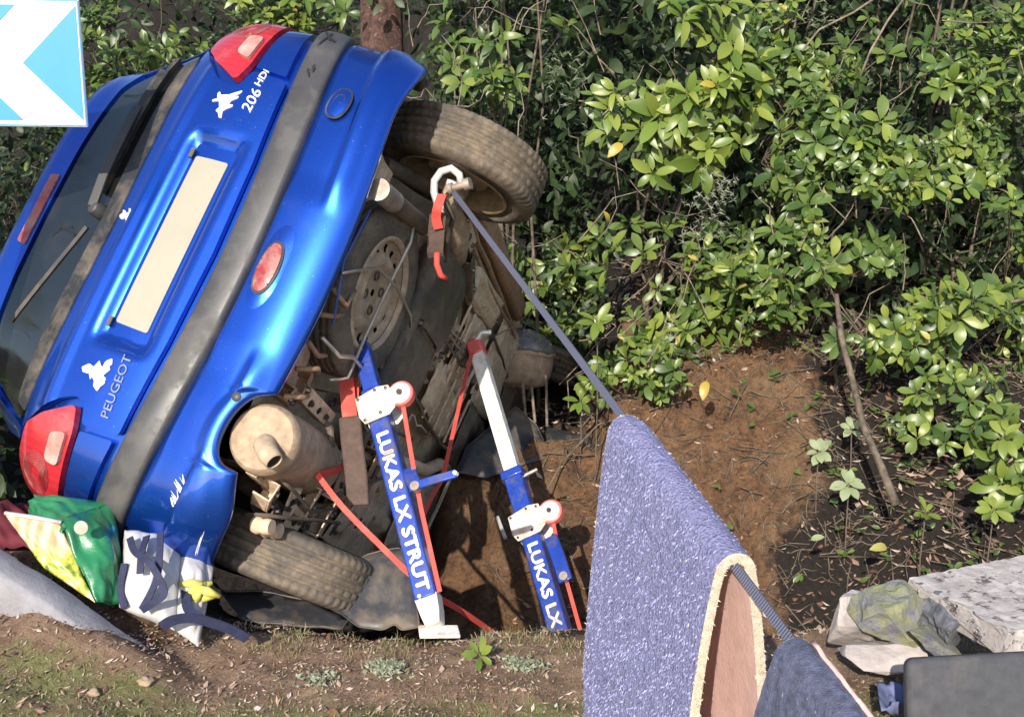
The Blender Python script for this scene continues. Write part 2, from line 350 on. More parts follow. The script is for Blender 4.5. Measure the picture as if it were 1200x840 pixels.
    jit = k.n('Math', operation='MULTIPLY_ADD'); k.l(n1, jit.inputs[0]); jit.inputs[1].default_value = 1.1; jit.inputs[2].default_value = -.55
    def zone(ch):
        a = k.n('Math', operation='ADD'); k.l(sp.outputs[ch], a.inputs[0]); k.l(jit.outputs[0], a.inputs[1]); return k.ramp(a.outputs[0], [(.40, 0.), (.62, 1.)])
    c = k.mix(zone(0), shaded_humus, clay); c = k.mix(zone(1), c, verge); c = k.mix(zone(2), c, moss)
    k.set(Base_Color=c, Roughness=.95); k.bump(n2, 1., .03, k.bump(n1, 1., .07)); M['ground'] = k.m
make_materials()
# ------------------------------------------------------------------ ground: verge, ditch, clay bank, wooded slope, one sheet
def fbm(x, y, s, o=4):
    return noise.fractal(Vector((x * s, y * s, 3.7)), 1.0, 2.1, o)
def gz(x, y, fine=True):
    verge = .09 + .22 * sm(-.74, -1.42, x) * sm(2.0, 2.9, y) + .05 * sm(.5, 1.2, x)
    edge = 3.10 + .10 * sm(-.7, -1.1, x) + .05 * math.sin(x * 5)
    base = 4.25 + 2.7 * sm(-.25, -.70, x)                             # foot of the far bank, further back where the car has slid in
    floor = -.56 - .75 * sm(-.2, -.7, x) * sm(4.0, 6.0, y) + .12 * sm(.8, 2., x)
    a = sm(edge, edge + .55 + .5 * sm(-.2, -1., x), y)
    z = verge * (1 - a) + floor * a
    if y > base:
        d = y - base
        k = floor + d * .80 if d < 1.1 else floor + .88 + (d - 1.1) * .62
        k = min(k, 6 + d * .02); k = min(k, .02 + .10 * fbm(x, y, 2.) + 1.6 * sm(.34, .85, x) + max(0, y - 6.4) * .62)
        z = max(z, k) if y > edge + .5 else z
    if x < -1.5: z += sm(-1.5, -3.5, x) * sm(3.3, 6, y) * 1.1
    z += .055 * math.exp(-((y - 2.80 - .05 * sm(-1., -1.3, x)) / .085) ** 2) * sm(-.80, -.95, x) * (1 - .75 * sm(-1.16, -1.28, x))
    if fine:
        z += fbm(x, y, 1.3) * .05 * sm(2.4, 4.5, y) + fbm(x, y, 5.) * .018 + fbm(x, y, 13., 2) * .010
        if y > 4: z += abs(fbm(x * 1.3, y, 4.5, 3)) * -.12 * sm(4, 4.8, y)
    return z
def axis(a, b, c, d, st):
    core = list(np.arange(b, c, st)); lo = [b - (b - a) * t ** 2.5 for t in np.linspace(1, .06, 18)]; hi = [c + (d - c) * t ** 2.5 for t in np.linspace(.0, 1, 18)]
    return lo + core + hi
gx = axis(-70, -2.4, 3.2, 70, .021); gy = axis(-70, 1.9, 6.9, 90, .021)
gv = np.empty((len(gx), len(gy), 3))
for i, x in enumerate(gx):
    for j, y in enumerate(gy):
        gv[i, j] = (x, y, gz(x, y))
ni, nj = len(gx), len(gy)
idx = np.arange(ni * nj).reshape(ni, nj)
fs = np.stack([idx[:-1, :-1], idx[1:, :-1], idx[1:, 1:], idx[:-1, 1:]], -1).reshape(-1, 4)
me = bpy.data.meshes.new('ground'); me.from_pydata(gv.reshape(-1, 3).tolist(), [], fs.tolist()); me.materials.append(M['ground'])
me.polygons.foreach_set('use_smooth', [True] * len(me.polygons))
ca = me.color_attributes.new('zone', 'FLOAT_COLOR', 'POINT'); zc = np.zeros((ni * nj, 4), np.float32); zc[:, 3] = 1
for n, (x, y, z) in enumerate(gv.reshape(-1, 3)):
    if y < 20:
        edge = 3.08 + .10 * sm(-.7, -1.1, x)
        zc[n, 1] = sm(edge + .12, edge - .05, y) * .9
        clay = sm(1.62, 1.12, x) * sm(4.0, 4.4, y) * sm(6.0, 5.5, y) * sm(-.8, -.3, x)
        clay *= 1 - .9 * sm(.90, 1.22, x) * sm(4.92, 4.62, y)
        zc[n, 0] = max(clay * .95, sm(edge - .05, edge + .1, y) * sm(3.9, 3.4, y) * .35, sm(-.72, -.95, x) * sm(2.68, 2.82, y) * sm(3.4, 3.2, y) * .62)
        if zc[n, 0] > .6: zc[n, 1] *= .5
        zc[n, 2] = sm(2.86, 2.70, y) * .55 + .40 * sm(edge - .2, edge - .06, y) * sm(edge + .06, edge, y) * sm(-.8, -.4, x)
ca.data.foreach_set('color', zc.ravel())
go = bpy.data.objects.new('ground', me); COL.objects.link(go); tag(go, 'roadside verge, ditch and clay bank rising to a wooded slope', 'ground', kind='structure')
# ------------------------------------------------------------------ the car (own axes: x right, y forward, z up, origin on the road under the rear axle)
Rc = np.array([[.36998546, .11820634, -.92148685], [-.90539636, .26821248, -.32911926], [.20825029, .95608019, .20625831]])
tc = np.array([-.20201687, .06914744, 3.85631821])
cw = np.array([[1, 0, 0], [0, -math.sin(PITCH), math.cos(PITCH)], [0, -math.cos(PITCH), -math.sin(PITCH)]])
Rw = cw @ Rc; tw = cw @ tc + np.array([0, 0, CAM_H])
car = thing('hatchback_car', 'blue three-door hatchback tipped on its left side with its muddy underside showing', 'car')
car.matrix_world = Matrix([[*Rw[0], tw[0]], [*Rw[1], tw[1]], [*Rw[2], tw[2]], [0, 0, 0, 1]])
CARM = car.matrix_world.copy()
OFF[car.name] = Vector((0, 0, 0)); Z0 = Vector((0, 0, 0))
def cpart(mb, name, mat, parent=None, **k):
    return mb.build(name, M[mat] if isinstance(mat, str) else mat, parent or car, off=Z0, **k)
YR = [(.20, -.54), (.24, -.575), (.29, -.606), (.34, -.620), (.40, -.622), (.46, -.614), (.53, -.600), (.58, -.597), (.64, -.595), (.70, -.592), (.80, -.580), (.90, -.556), (.97, -.532), (1.10, -.465), (1.25, -.385), (1.34, -.345), (1.39, -.335), (1.43, -.315), (1.475, -.24)]
WR = [(.20, .74), (.24, .775), (.35, .825), (.5, .845), (.65, .848), (.8, .842), (.95, .815), (1.02, .775), (1.1, .725), (1.25, .665), (1.36, .62), (1.42, .59), (1.475, .53)]
def lerp(T, z):
    zs = [a for a, b in T]; w = [b for a, b in T]
    if z <= zs[0]: return w[0]
    if z >= zs[-1]: return w[-1]
    i = max(k for k in range(len(zs) - 1) if zs[k] <= z); h = zs[i + 1] - zs[i]; t = (z - zs[i]) / h
    def m(k):
        a = max(0, k - 1); b = min(len(zs) - 1, k + 1); return (w[b] - w[a]) / (zs[b] - zs[a])
    return (2 * t ** 3 - 3 * t * t + 1) * w[i] + (t ** 3 - 2 * t * t + t) * h * m(i) + (-2 * t ** 3 + 3 * t * t) * w[i + 1] + (t ** 3 - t * t) * h * m(i + 1)
NSQ, DD = 3.4, .38
tab = [(0, 0, 0)]
for k in range(1, 401):
    a = k / 400 * math.pi / 2; x = math.sin(a) ** (2 / NSQ); y = DD / .82 * (1 - (math.cos(a) ** (2 / NSQ) if k < 400 else 0))
    tab.append((tab[-1][0] + math.hypot(x - tab[-1][1], y - tab[-1][2]), x, y))
ts = np.array([a for a, b, c in tab]) * .82; tx = np.array([b for a, b, c in tab]); ty = np.array([c for a, b, c in tab]) * .82; SE = ts[-1]
def S0(s, z):
    a = abs(s); w = lerp(WR, z); y = lerp(YR, z)
    if a < SE: fx = float(np.interp(a, ts, tx)); gy_ = float(np.interp(a, ts, ty))
    else: fx = 1; gy_ = DD + a - SE
    return Vector((math.copysign(fx * w, s), y + gy_, z))
def S(s, z, off=0):
    p = S0(s, z)
    if off:
        e = .004; n = (S0(s + e, z) - S0(s - e, z)).cross(S0(s, z + e) - S0(s, z - e)).normalized(); p = p + n * off
    return p
def sx(x, z): return math.copysign(float(np.interp(min(abs(x) / lerp(WR, z), 1), tx, ts)), x)
def KZ(s): return .14 * s * s                                        # the bumper line sweeps up towards the corners
def dense(poly, st):
    out = []
    for i, a in enumerate(poly):
        b = poly[(i + 1) % len(poly)]; n = max(1, int(math.hypot(b[0] - a[0], b[1] - a[1]) / st))
        out += [(a[0] + (b[0] - a[0]) * k / n, a[1] + (b[1] - a[1]) * k / n) for k in range(n)]
    return out
def rounded(poly, r, n=4):
    out = []; m = len(poly)
    for i in range(m):
        p = Vector(poly[i]); a = Vector(poly[i - 1]) - p; b = Vector(poly[(i + 1) % m]) - p
        q = min(r, a.length * .45, b.length * .45); A = p + a.normalized() * q; B = p + b.normalized() * q
        for k in range(n + 1):
            t = k / n; out.append(tuple(A * (1 - t) ** 2 + p * 2 * t * (1 - t) + B * t * t))
    return out
def panel(poly, off, th, st=.035, r=.012, disp=None, holes=(), surf=S):
    """a body panel of outline poly (s, z) lying on the car's skin, turned in at its rim"""
    loops = [dense(rounded(poly, r), st)] + [dense(h, st) for h in holes]
    pts = []; edges = []; rims = []
    for L in loops:
        n0 = len(pts); pts += L; edges += [(n0 + i, n0 + (i + 1) % len(L)) for i in range(len(L))]; rims.append((n0, len(L)))
    def inside(p, L):
        c = False
        for i in range(len(L)):
            a, b = L[i], L[i - 1]
            if (a[1] > p[1]) != (b[1] > p[1]) and p[0] < (b[0] - a[0]) * (p[1] - a[1]) / (b[1] - a[1]) + a[0]: c = not c
        return c
    xs = [p[0] for p in poly]; zs = [p[1] for p in poly]
    for x in np.arange(min(xs), max(xs), st):
        for z in np.arange(min(zs), max(zs), st):
            q = (float(x), float(z))
            if inside(q, loops[0]) and not any(inside(q, h) for h in loops[1:]) and min((q[0] - p[0]) ** 2 + (q[1] - p[1]) ** 2 for L in loops for p in L) > (st * .5) ** 2: pts.append(q)
    res = delaunay_2d_cdt([Vector(p) for p in pts], edges, [], 0, 1e-6)
    P = res[0]; F = []
    for f in res[2]:
        c = sum((P[i] for i in f), Vector((0, 0))) / len(f)
        if len(f) == 3 and abs((P[f[1]] - P[f[0]]).cross(P[f[2]] - P[f[0]])) < 6e-6: continue
        if inside(c, loops[0]) and not any(inside(c, h) for h in loops[1:]): F.append(tuple(f))
    mb = MB(); D = disp or (lambda s, z: 0)
    mb.add([surf(p[0], p[1], off + D(p[0], p[1])) for p in P], F)
    key = {(round(p[0], 5), round(p[1], 5)): i for i, p in enumerate(P)}
    for n0, m in rims:
        ids = [key.get((round(pts[n0 + i][0], 5), round(pts[n0 + i][1], 5))) for i in range(m)]
        if None in ids: continue
        b = len(mb.v); mb.v += [tuple(surf(pts[n0 + i][0], pts[n0 + i][1], off - th)) for i in range(m)]; d_ = len(mb.v); mb.v += [mb.v[k_] for k_ in ids]
        mb.f += [(d_ + i, d_ + (i + 1) % m, b + (i + 1) % m, b + i) for i in range(m)]
    return mb
def sweep(s0, s1, n, prof, shear=True):
    """a strip running round the tail: prof(s) -> list of (z, off)"""
    mb = MB(); k = None
    for i in range(n + 1):
        s = s0 + (s1 - s0) * i / n; p = prof(s); k = len(p)
        mb.v += [tuple(S(s, z + (KZ(s) if shear else 0), o)) for z, o in p]
    mb.f += [(i * k + j, (i + 1) * k + j, (i + 1) * k + j + 1, i * k + j + 1) for i in range(n) for j in range(k - 1)]
    return mb
# --- inner shell: closed plan outlines stacked from sill to roof
def outline(z, inset):
    w = lerp(WR, z) - inset; out = []
    yf = lerp([(.2, 3.0), (.35, 3.22), (.6, 3.2), (.75, 3.12), (.86, 2.7), (.95, 2.05), (1.05, 1.75), (1.25, 1.35), (1.40, 1.0), (1.46, .75)], z)
    half = []
    for s in np.linspace(0, SE, 14): p = S(s, z, -inset); half.append((p.x, p.y))
    y0 = half[-1][1]
    for t in np.linspace(0, 1, 46)[1:]: half.append((w, y0 + (yf - .45 - y0) * t))
    for a in np.linspace(0, math.pi / 2, 8)[1:]: half.append((w * math.cos(a) ** .6 if a < 1.57 else 0, yf - .45 + .45 * math.sin(a) ** .8))
    return half + [(-x, y) for x, y in half[-2:0:-1]]
lev = [.27, .34, .42, .5, .58, .66, .74, .82, .9, .97, 1.04, 1.12, 1.2, 1.28, 1.36, 1.42, 1.47]
shell = MB(); k = 0; glass_side = MB()
rings = [outline(z, .014) for z in lev]; k = len(rings[0])
for z, r_ in zip(lev, rings): shell.v += [(x, y, z) for x, y in r_]
shell.v.append((0, .3, 1.49)); top = len(shell.v) - 1
glass_side.v = list(shell.v)
for i in range(len(lev) - 1):
    for j in range(k):
        f = (i * k + j, i * k + (j + 1) % k, (i + 1) * k + (j + 1) % k, (i + 1) * k + j)
        c = sum((Vector(shell.v[q]) for q in f), Vector((0, 0, 0))) / 4
        if any(math.hypot(c.y - wy, c.z - .30) < .36 and abs(c.x) > .5 for wy in (0, 2.44)): continue
        if c.y < -.05 and c.z < .60: continue
        if 1.0 < c.z < 1.36 and abs(c.x) > .55 and .1 < c.y < 1.5: glass_side.f.append(f)
        elif 1.0 < c.z < 1.36 and c.y > 1.2: glass_side.f.append(f)
        else: shell.f.append(f)
shell.f += [((len(lev) - 1) * k + j, (len(lev) - 1) * k + (j + 1) % k, top) for j in range(k)]
cpart(shell, 'body_shell', 'paint', fix=False)
cpart(glass_side, 'side_glass', 'glass', fix=False)
# --- bumper with exhaust notch, rolled under at its lower edge
def notch(s): return .080 * math.sqrt(max(0, 1 - ((s + .44) / .112) ** 2)) ** .8 if abs(s + .44) < .112 else 0.0
SB = 1.02
def DZ(s): return .050 * sm(-.50, -.72, s) + .038 * sm(.55, .85, s)
def bprof_low(s):
    n = notch(s); zb = .265 + n - DZ(s); d = .6 if abs(s) > .9 else 1
    cre = .020 * sm(.20, .32, abs(s))
    P = [(zb + .006, -.012), (zb, -.006), (zb - .003, .002), (zb + .002, .010), (zb + .014, .015)]
    for t in np.linspace(.0, 1, 22): 
        z = zb + .03 + (.495 - zb - .03) * t
        g = cre * (sm(.375, .36, z) - .5)
        P.append((z, .016 + g * sm(0, .25, t) - .006 * (t == 1)))
    P += [(.500, .002), (.501, -.02)]
    return P
bl = sweep(-SB, SB, 260, bprof_low)
bumper = cpart(bl, 'bumper', 'paint', smooth=True)
cpart(sweep(-SB, SB, 150, lambda s: [(.268 + notch(s) - DZ(s), -.011), (.272 + notch(s) - DZ(s), -.03), (.280 + notch(s) - DZ(s), -.034), (.33 + notch(s) - DZ(s), -.036)]), 'bumper_lip', 'dark_part', bumper, smooth=True)
strip = cpart(sweep(-SB, SB, 90, lambda s: [(.503, -.02), (.503, .012), (.507, .020), (.516, .024), (.552, .027), (.588, .025), (.600, .019), (.605, .008), (.605, -.02)]), 'rubbing_strip', 'grey_plastic', bumper, smooth=True)
# end caps between strip and lamps
for sg in (1, -1):
    poly = [(sg * .575, .636 + KZ(.575)), (sg * SB, .622 + KZ(SB)), (sg * 1.06, .80), (sg * 1.06, .86), (sg * .9, .815), (sg * .72, .800), (sg * .585, .795)]
    cpart(panel(poly, .004, .02, r=.01), 'quarter_panel', 'paint', smooth=True)
    poly = [(sg * .66, .985), (sg * .80, .955), (sg * .93, .88), (sg * 1.06, .88), (sg * 1.3, .90), (sg * 1.3, 1.0), (sg * .95, 1.005), (sg * .74, 1.02)]
    cpart(panel(poly, .003, .016, r=.01), 'shoulder_panel', 'paint', smooth=True)
cpart(MB().lathe([(.0, 0), (.012, .0), (.014, .004), (.010, .008), (0, .009)], S(-.355, .37, .013), S(-.355, .37, .1) - S(-.355, .37), 16), 'reversing_sensor', 'grey_plastic', bumper)
# fog lamp (in a raised lens-shaped eye) and towing cover
def eye(cs, cz, a, b, p=.75, n=28, tip=1.0):
    out = []
    for i in range(n):
        t = 2 * math.pi * i / n; out.append((cs + a * math.copysign(abs(math.cos(t)) ** (1.0 / p * .78), math.cos(t)), cz + b * math.copysign(abs(math.sin(t)) ** p, math.sin(t))))
    return out
fz = .437
def dome(cs, cz, a, b, h): return lambda s, z: h * max(0, 1 - ((s - cs) / a) ** 2 - ((z - cz) / b) ** 2)
cpart(panel(eye(.012, fz, .128, .043, 1.0), .016, .004, .012, .002, dome(.012, fz, .128, .043, .010)), 'fog_lamp_surround', 'paint', bumper, smooth=True)
fr = cpart(panel(eye(.006, fz, .080, .034, .8), .0255, .006, .012, .002), 'fog_lamp_bezel', 'black_plastic', bumper, smooth=True)
cpart(panel(eye(.006, fz, .072, .028, .8), .027, .004, .01, .002, dome(.006, fz, .08, .034, .008)), 'fog_lamp', 'lens_dark', bumper, smooth=True)
oz = .452
cpart(panel(eye(.535, oz + .02, .055, .037, .9), .0165, .004, .01, .002), 'tow_cover', 'black_plastic', bumper, smooth=True)
cpart(panel(eye(.535, oz + .02, .049, .031, .9), .018, .004, .01, .002, dome(.535, oz + .02, .05, .032, .006)), 'tow_cover_cap', 'paint', bumper, smooth=True)
cpart(panel(eye(.538, oz + .02, .024, .016, .9), .0225, .004, .008, .002), 'tow_cover_slot', 'black_plastic', bumper, smooth=True)
# scratches at the low corner
sc = MB()
def streak(s0, z0, s1, z1, w, off=.0175):
    n = 7; P = []; 
    d = Vector((s1 - s0, z1 - z0)).normalized(); q = Vector((-d.y, d.x))
    for i in range(n):
        t = i / (n - 1); ww = w * (math.sin(math.pi * min(1, max(0.02, t))) ** .5) * random.uniform(.5, 1.1)
        c = Vector((s0 + (s1 - s0) * t, z0 + (z1 - z0) * t)) + q * random.uniform(-.3, .3) * w
        for e in (-1, 1): P.append(S(c.x + q.x * ww * e, c.y + q.y * ww * e + KZ(c.x), off))
    sc.add(P, [(2 * i, 2 * i + 1, 2 * i + 3, 2 * i + 2) for i in range(n - 1)])
for i in range(9):
    a = -.59 - i * .0085; streak(a, .385 + random.uniform(-.012, .012), a - .045 + random.uniform(-.01, .01), .345 + random.uniform(-.02, .01), random.uniform(.0018, .005))
for i in range(9):
    z = .300 - i * .0045 - random.uniform(0, .004); streak(-.70 - random.uniform(0, .03), z, -.78 - random.uniform(0, .04), z - .004, random.uniform(.0008, .0022), .0185)
for i in range(7):
    a = random.uniform(-.92, -.84); streak(a, random.uniform(.27, .34), a - .02, random.uniform(.26, .32), random.uniform(.0008, .002), .0185)
cpart(sc, 'scratches', 'scratch', bumper, smooth=True)
st2 = MB(); sc = st2                                                  # dark gouges on the grey strip, top end
for a, b, c, d in ((.70, .575, .80, .555), (.74, .55, .80, .585), (.76, .56, .74, .53), (.58, .555, .61, .57), (.60, .55, .63, .556), (.88, .56, .95, .58)): streak(a, b, c, d, .005, .0315)
cpart(st2, 'gouges', 'gap', bumper, smooth=True)
# --- tailgate lower skin with number plate recess
def recess(s, z):
    u = (abs(s - .0) - .30) / .055; v0 = (z - .850) / .03; v1 = (.700 - z) / .03
    return -.028 * sm(1, 0, u) * sm(1, 0, v0) * sm(1., -.6, v1)
def gz_(s): return .628 + KZ(s) * .9
tp = [(-.555, gz_(.555)), (-.28, gz_(.28)), (0, gz_(0)), (.28, gz_(.28)), (.555, gz_(.555)), (.565, .79), (.510, .805), (.500, .84), (.53, .90), (.60, .965), (.66, 1.0), (.69, 1.02), (.0, .985), (-.69, 1.02), (-.66, 1.0), (-.60, .965), (-.53, .90), (-.500, .84), (-.510, .805), (-.565, .79)]
gate = cpart(panel(tp, .012, .022, .014, .014, lambda s, z: recess(s, z) + .008 * sm(.905, .925, z) * sm(.955, .94, z)), 'tailgate', 'paint', smooth=True)
cpart(panel([(-.270, .722), (.266, .722), (.266, .838), (-.270, .838)], -.010, .006, .04, .008), 'number_plate', 'plate', gate, smooth=True)
for s in (-.275, .27): cpart(MB().box(S(s, .852, -.004), (.03, .008, .012)), 'plate_lamp', 'black_plastic', gate)
cpart(panel([(-.64, 1.018), (-.3, .995), (0, .988), (.3, .995), (.64, 1.018), (.645, 1.075), (0, 1.05), (-.645, 1.075)], .016, .02, .03, .01), 'gate_trim', 'black_plastic', gate, smooth=True)
gp = [(-.70, 1.045), (-.35, 1.03), (0, 1.025), (.35, 1.03), (.70, 1.045), (.69, 1.15), (.66, 1.25), (.60, 1.305), (.3, 1.318), (0, 1.322), (-.3, 1.318), (-.60, 1.305), (-.66, 1.25), (-.69, 1.15)]
cpart(panel(gp, .008, .012, .05, .04), 'rear_window', 'glass', gate, smooth=True)
sp = [(-.62, 1.315), (-.3, 1.328), (0, 1.332), (.3, 1.328), (.62, 1.315), (.70, 1.27), (.74, 1.34), (.70, 1.468), (-.70, 1.468), (-.74, 1.34), (-.70, 1.27)]
cpart(panel(sp, .016, .02, .03, .02), 'spoiler', 'paint', gate, smooth=True)
cpart(panel([(-.165, 1.345), (.165, 1.345), (.160, 1.380), (-.160, 1.380)], .022, .008, .03, .006), 'brake_lamp', 'lens_dark', gate, smooth=True)
for sg in (1, -1):
    cpart(panel([(sg * .700, 1.03), (sg * .74, 1.03), (sg * .80, 1.12), (sg * .76, 1.32), (sg * .705, 1.29), (sg * .725, 1.15)], .010, .018, .03, .01), 'window_pillar', 'paint', smooth=True)
# tail lamps
for sg in (1, -1):
    lp = [(sg * .522, .828), (sg * .592, .812), (sg * .72, .815), (sg * .90, .830), (sg * .99, .870), (sg * .96, .925), (sg * .86, .975), (sg * .75, .995), (sg * .645, .983), (sg * .585, .930)]
    lm = cpart(panel(lp, .010, .02, .02, .02, lambda s, z: .012 * sm(.80, .88, z)), 'tail_lamp', 'lens', smooth=True)
    cpart(panel([(sg * .60, .822), (sg * .70, .824), (sg * .695, .868), (sg * .615, .868)], .0225, .008, .02, .016, lambda s, z: .010 * sm(.80, .88, z)), 'reversing_lamp', 'lens_pink', lm, smooth=True)
    ring = MB()
    for i in range(7):
        ra = .022 + i * .0062; ring.tube([S(sg * (.755 + ra * 1.05 * math.cos(t)), .905 + ra * .9 * math.sin(t), .0235) for t in np.linspace(0, 2 * math.pi, 21)], .0012, 4, False)
    cpart(ring, 'lamp_rings', 'lens_dark', lm)
# wiper
wp = MB(); pv = S(.035, 1.085, .03)
wp.lathe([(0, .045), (.020, .04), (.026, .02), (.024, -.01)], S(.035, 1.085, .0), S(.035, 1.085, .1) - S(.035, 1.085), 16)
wp.strap([S(.035, 1.085, .038), S(.16, 1.095, .046), S(.34, 1.105, .046), S(.44, 1.12, .038)], .030, .014, (0, 0, 1))
wip = cpart(wp, 'wiper', 'grey_plastic', bevel=.003)
wb = MB(); wb.strap([S(s, 1.075 + .08 * (s - .1) ** 2 + .025, .020) for s in np.linspace(.10, .70, 9)], .012, .022, (0, 0, 1)); wb.strap([S(s, 1.112 + .07 * (s - .1) ** 2, .032) for s in np.linspace(.2, .62, 7)], .020, .010, (0, 0, 1))
cpart(wb, 'wiper_blade', 'black_plastic', wip)
wl = MB(); wl.strap([S(s, 1.095 + .35 * (-s), .012) for s in np.linspace(-.03, -.45, 8)], .012, .006, (0, 0, 1)); cpart(wl, 'washer_hose', 'black_plastic', wip)
# lettering and stickers
def text_geo(body, size, ext=.0):
    cu = bpy.data.curves.new('t', 'FONT'); cu.body = body; cu.size = size; cu.extrude = ext; cu.align_x = 'CENTER'; cu.align_y = 'CENTER'; cu.resolution_u = 3
    o = bpy.data.objects.new('t', cu); COL.objects.link(o); bpy.context.view_layer.update()
    me = bpy.data.meshes.new_from_object(o.evaluated_get(bpy.context.evaluated_depsgraph_get())); vs_ = [v.co.copy() for v in me.vertices]; fs_ = [tuple(p.vertices) for p in me.polygons]
    bpy.data.objects.remove(o); bpy.data.curves.remove(cu); bpy.data.meshes.remove(me); return vs_, fs_
def on_skin(body, s, z, size, name, mat, rot=0, sxx=1.0, skew=0, off=.0135, bold=0):
    vs_, fs_ = text_geo(body, size); c, q = math.cos(rot), math.sin(rot); mb = MB()
    P = []
    for v in vs_:
        x = v.x * sxx + v.y * skew; y = v.y; P.append((s + x * c - y * q, z + x * q + y * c))
    n = len(P)
    mb.add([S(a, b, off + .003) for a, b in P], fs_)
    mb.add([S(a, b, off - .002) for a, b in P], [])
    cnt = {}
    for f in fs_:
        for i in range(len(f)): e = (f[i], f[(i + 1) % len(f)]); cnt[tuple(sorted(e))] = cnt.get(tuple(sorted(e)), 0) + 1
    for f in fs_:
        for i in range(len(f)):
            e = (f[i], f[(i + 1) % len(f)])
            if cnt[tuple(sorted(e))] == 1: mb.f.append((e[0], e[1], n + e[1], n + e[0]))
    cpart(mb, name, mat, gate, smooth=False)
on_skin('PEUGEOT', -.435, .726, .038, 'maker_lettering', 'chrome', .03, 1.08)
on_skin('206', .465, .735, .050, 'model_lettering', 'white_badge', .0, 1.05, .25)
on_skin('HDi', .545, .745, .034, 'engine_lettering', 'white_badge', .0, 1.05, .25)
def sticker(pts, s, z, k, name, rot=0):
    c, q = math.cos(rot), math.sin(rot)
    poly = [(s + k * (x * c - y * q), z + k * (x * q + y * c)) for x, y in pts]
    cpart(panel(poly, .0155, .003, .01, .002), name, 'white_badge', gate, smooth=True)
# prancing beast outline (head and arms up, tail out) and a seated figure with a bundle
def crop_pts(L, cx, cy, k): return [(((x - cx) * .37 - (y - cy) * .905) * k, (-(x - cx) * .92 - (y - cy) * .33) * k) for x, y in L]
beast = crop_pts([(255, 508), (272, 545), (335, 558), (438, 540), (430, 560), (375, 585), (418, 588), (412, 606), (362, 622), (348, 652), (384, 662), (378, 680), (336, 690), (308, 705), (308, 768), (288, 762), (272, 708), (250, 690), (275, 662), (264, 602), (205, 590), (208, 574), (246, 572), (240, 520)], 320, 635, 1 / 2500)
sticker(beast, .437, .812, 1.0, 'beast_sticker')
gn = crop_pts([(166, 256), (232, 234), (272, 262), (318, 216), (332, 252), (350, 268), (372, 222), (424, 206), (428, 252), (404, 262), (418, 288), (386, 312), (362, 332), (388, 350), (382, 392), (350, 412), (326, 446), (288, 402), (294, 372), (270, 332), (256, 356), (240, 312), (180, 294)], 310, 320, 1 / 2600)
sticker(gn, -.425, .800, 1.0, 'figure_sticker')
lion = [(-.1, .8), (.15, .9), (.3, .6), (.62, .72), (.5, .4), (.3, .3), (.35, 0), (.75, .12), (.6, -.12), (.2, -.2), (.1, -.45), (.5, -.6), (.3, -.8), (-.1, -.6), (-.45, -.9), (-.35, -.5), (-.15, -.2), (-.6, -.3), (-.7, .1), (-.4, .05), (-.15, .2), (-.3, .5)]
sticker(lion, .03, .948, .036, 'maker_emblem', .2)
# ------------------------------------------------------------------ wheels
def tyre_mb(rad, wid, c, ax, n=240, rim=.19):
    w = wid / 2; g = .009
    prof = [(rim - .008, -w * .80), (rim + .004, -w * .92), (rim + .03, -w * 1.0), (rad - .07, -w * 1.05), (rad - .035, -w * 1.0), (rad - .012, -w * .90), (rad - .002, -w * .80)]
    gr = []
    for q in (-.50, -.17, .17, .50):
        gr += [(rad, w * (q - .068)), (rad - g, w * (q - .052)), (rad - g, w * (q + .052)), (rad, w * (q + .068))]
    prof += gr + [(r, -h) for r, h in prof[:7][::-1]]
    def mod(i, j, r, h):
        if r > rad - .02 and j % 4 == 0 and (5 <= i <= 7 or 23 <= i <= 25): return r - .0045, h
        if r > rad - .001 and j % 5 == 1 and i in (10, 11, 18, 19): return r - .004, h
        return r, h
    return MB().lathe(prof, c, ax, n, mod=mod)
def wheel(c, inner, name, mat, steer=0):
    """c wheel centre, inner = +1/-1: direction of the inboard side along x"""
    ax = Vector((math.cos(steer), math.sin(steer), 0)) * inner; c = Vector(c)
    ty_ = cpart(tyre_mb(.288, .172, c, ax), name, mat, smooth=True)
    rim = MB().lathe([(.193, .078), (.198, .084), (.190, .086), (.178, .078), (.172, .05), (.160, .02), (.155, -.02), (.150, -.035), (.13, -.045), (.09, -.040), (.06, -.05), (.0, -.05)], c, ax, 48)
    rim.lathe([(.193, -.078), (.198, -.084), (.178, -.080), (.165, -.05), (.150, -.036)], c, ax, 48)
    cpart(rim, 'rim', 'rim_steel', ty_, smooth=True)
    dr = MB().lathe([(.0, .062), (.045, .062), (.05, .05), (.098, .048), (.108, .04), (.112, -.03), (.0, -.035)], c, ax, 36)
    cpart(dr, 'brake_drum', 'dusty_steel', ty_)
    for a in range(4):
        t = a * math.pi / 2 + .5; p = c + Vector((0, math.cos(t) * .07, math.sin(t) * .07)) + ax * .055
        cpart(MB().lathe([(0, .012), (.009, .012), (.010, 0)], p, ax, 6), 'bolt', 'bolt', ty_)
    return ty_
wheel((.712, .0, .250), -1, 'wheel', 'tyre')
wheel((-.715, .0, .262), 1, 'wheel', 'tyre_left')
wheel((.715, 2.44, .285), -1, 'wheel', 'tyre', -.2)
wheel((-.725, 2.44, .235), 1, 'wheel', 'tyre', .25)
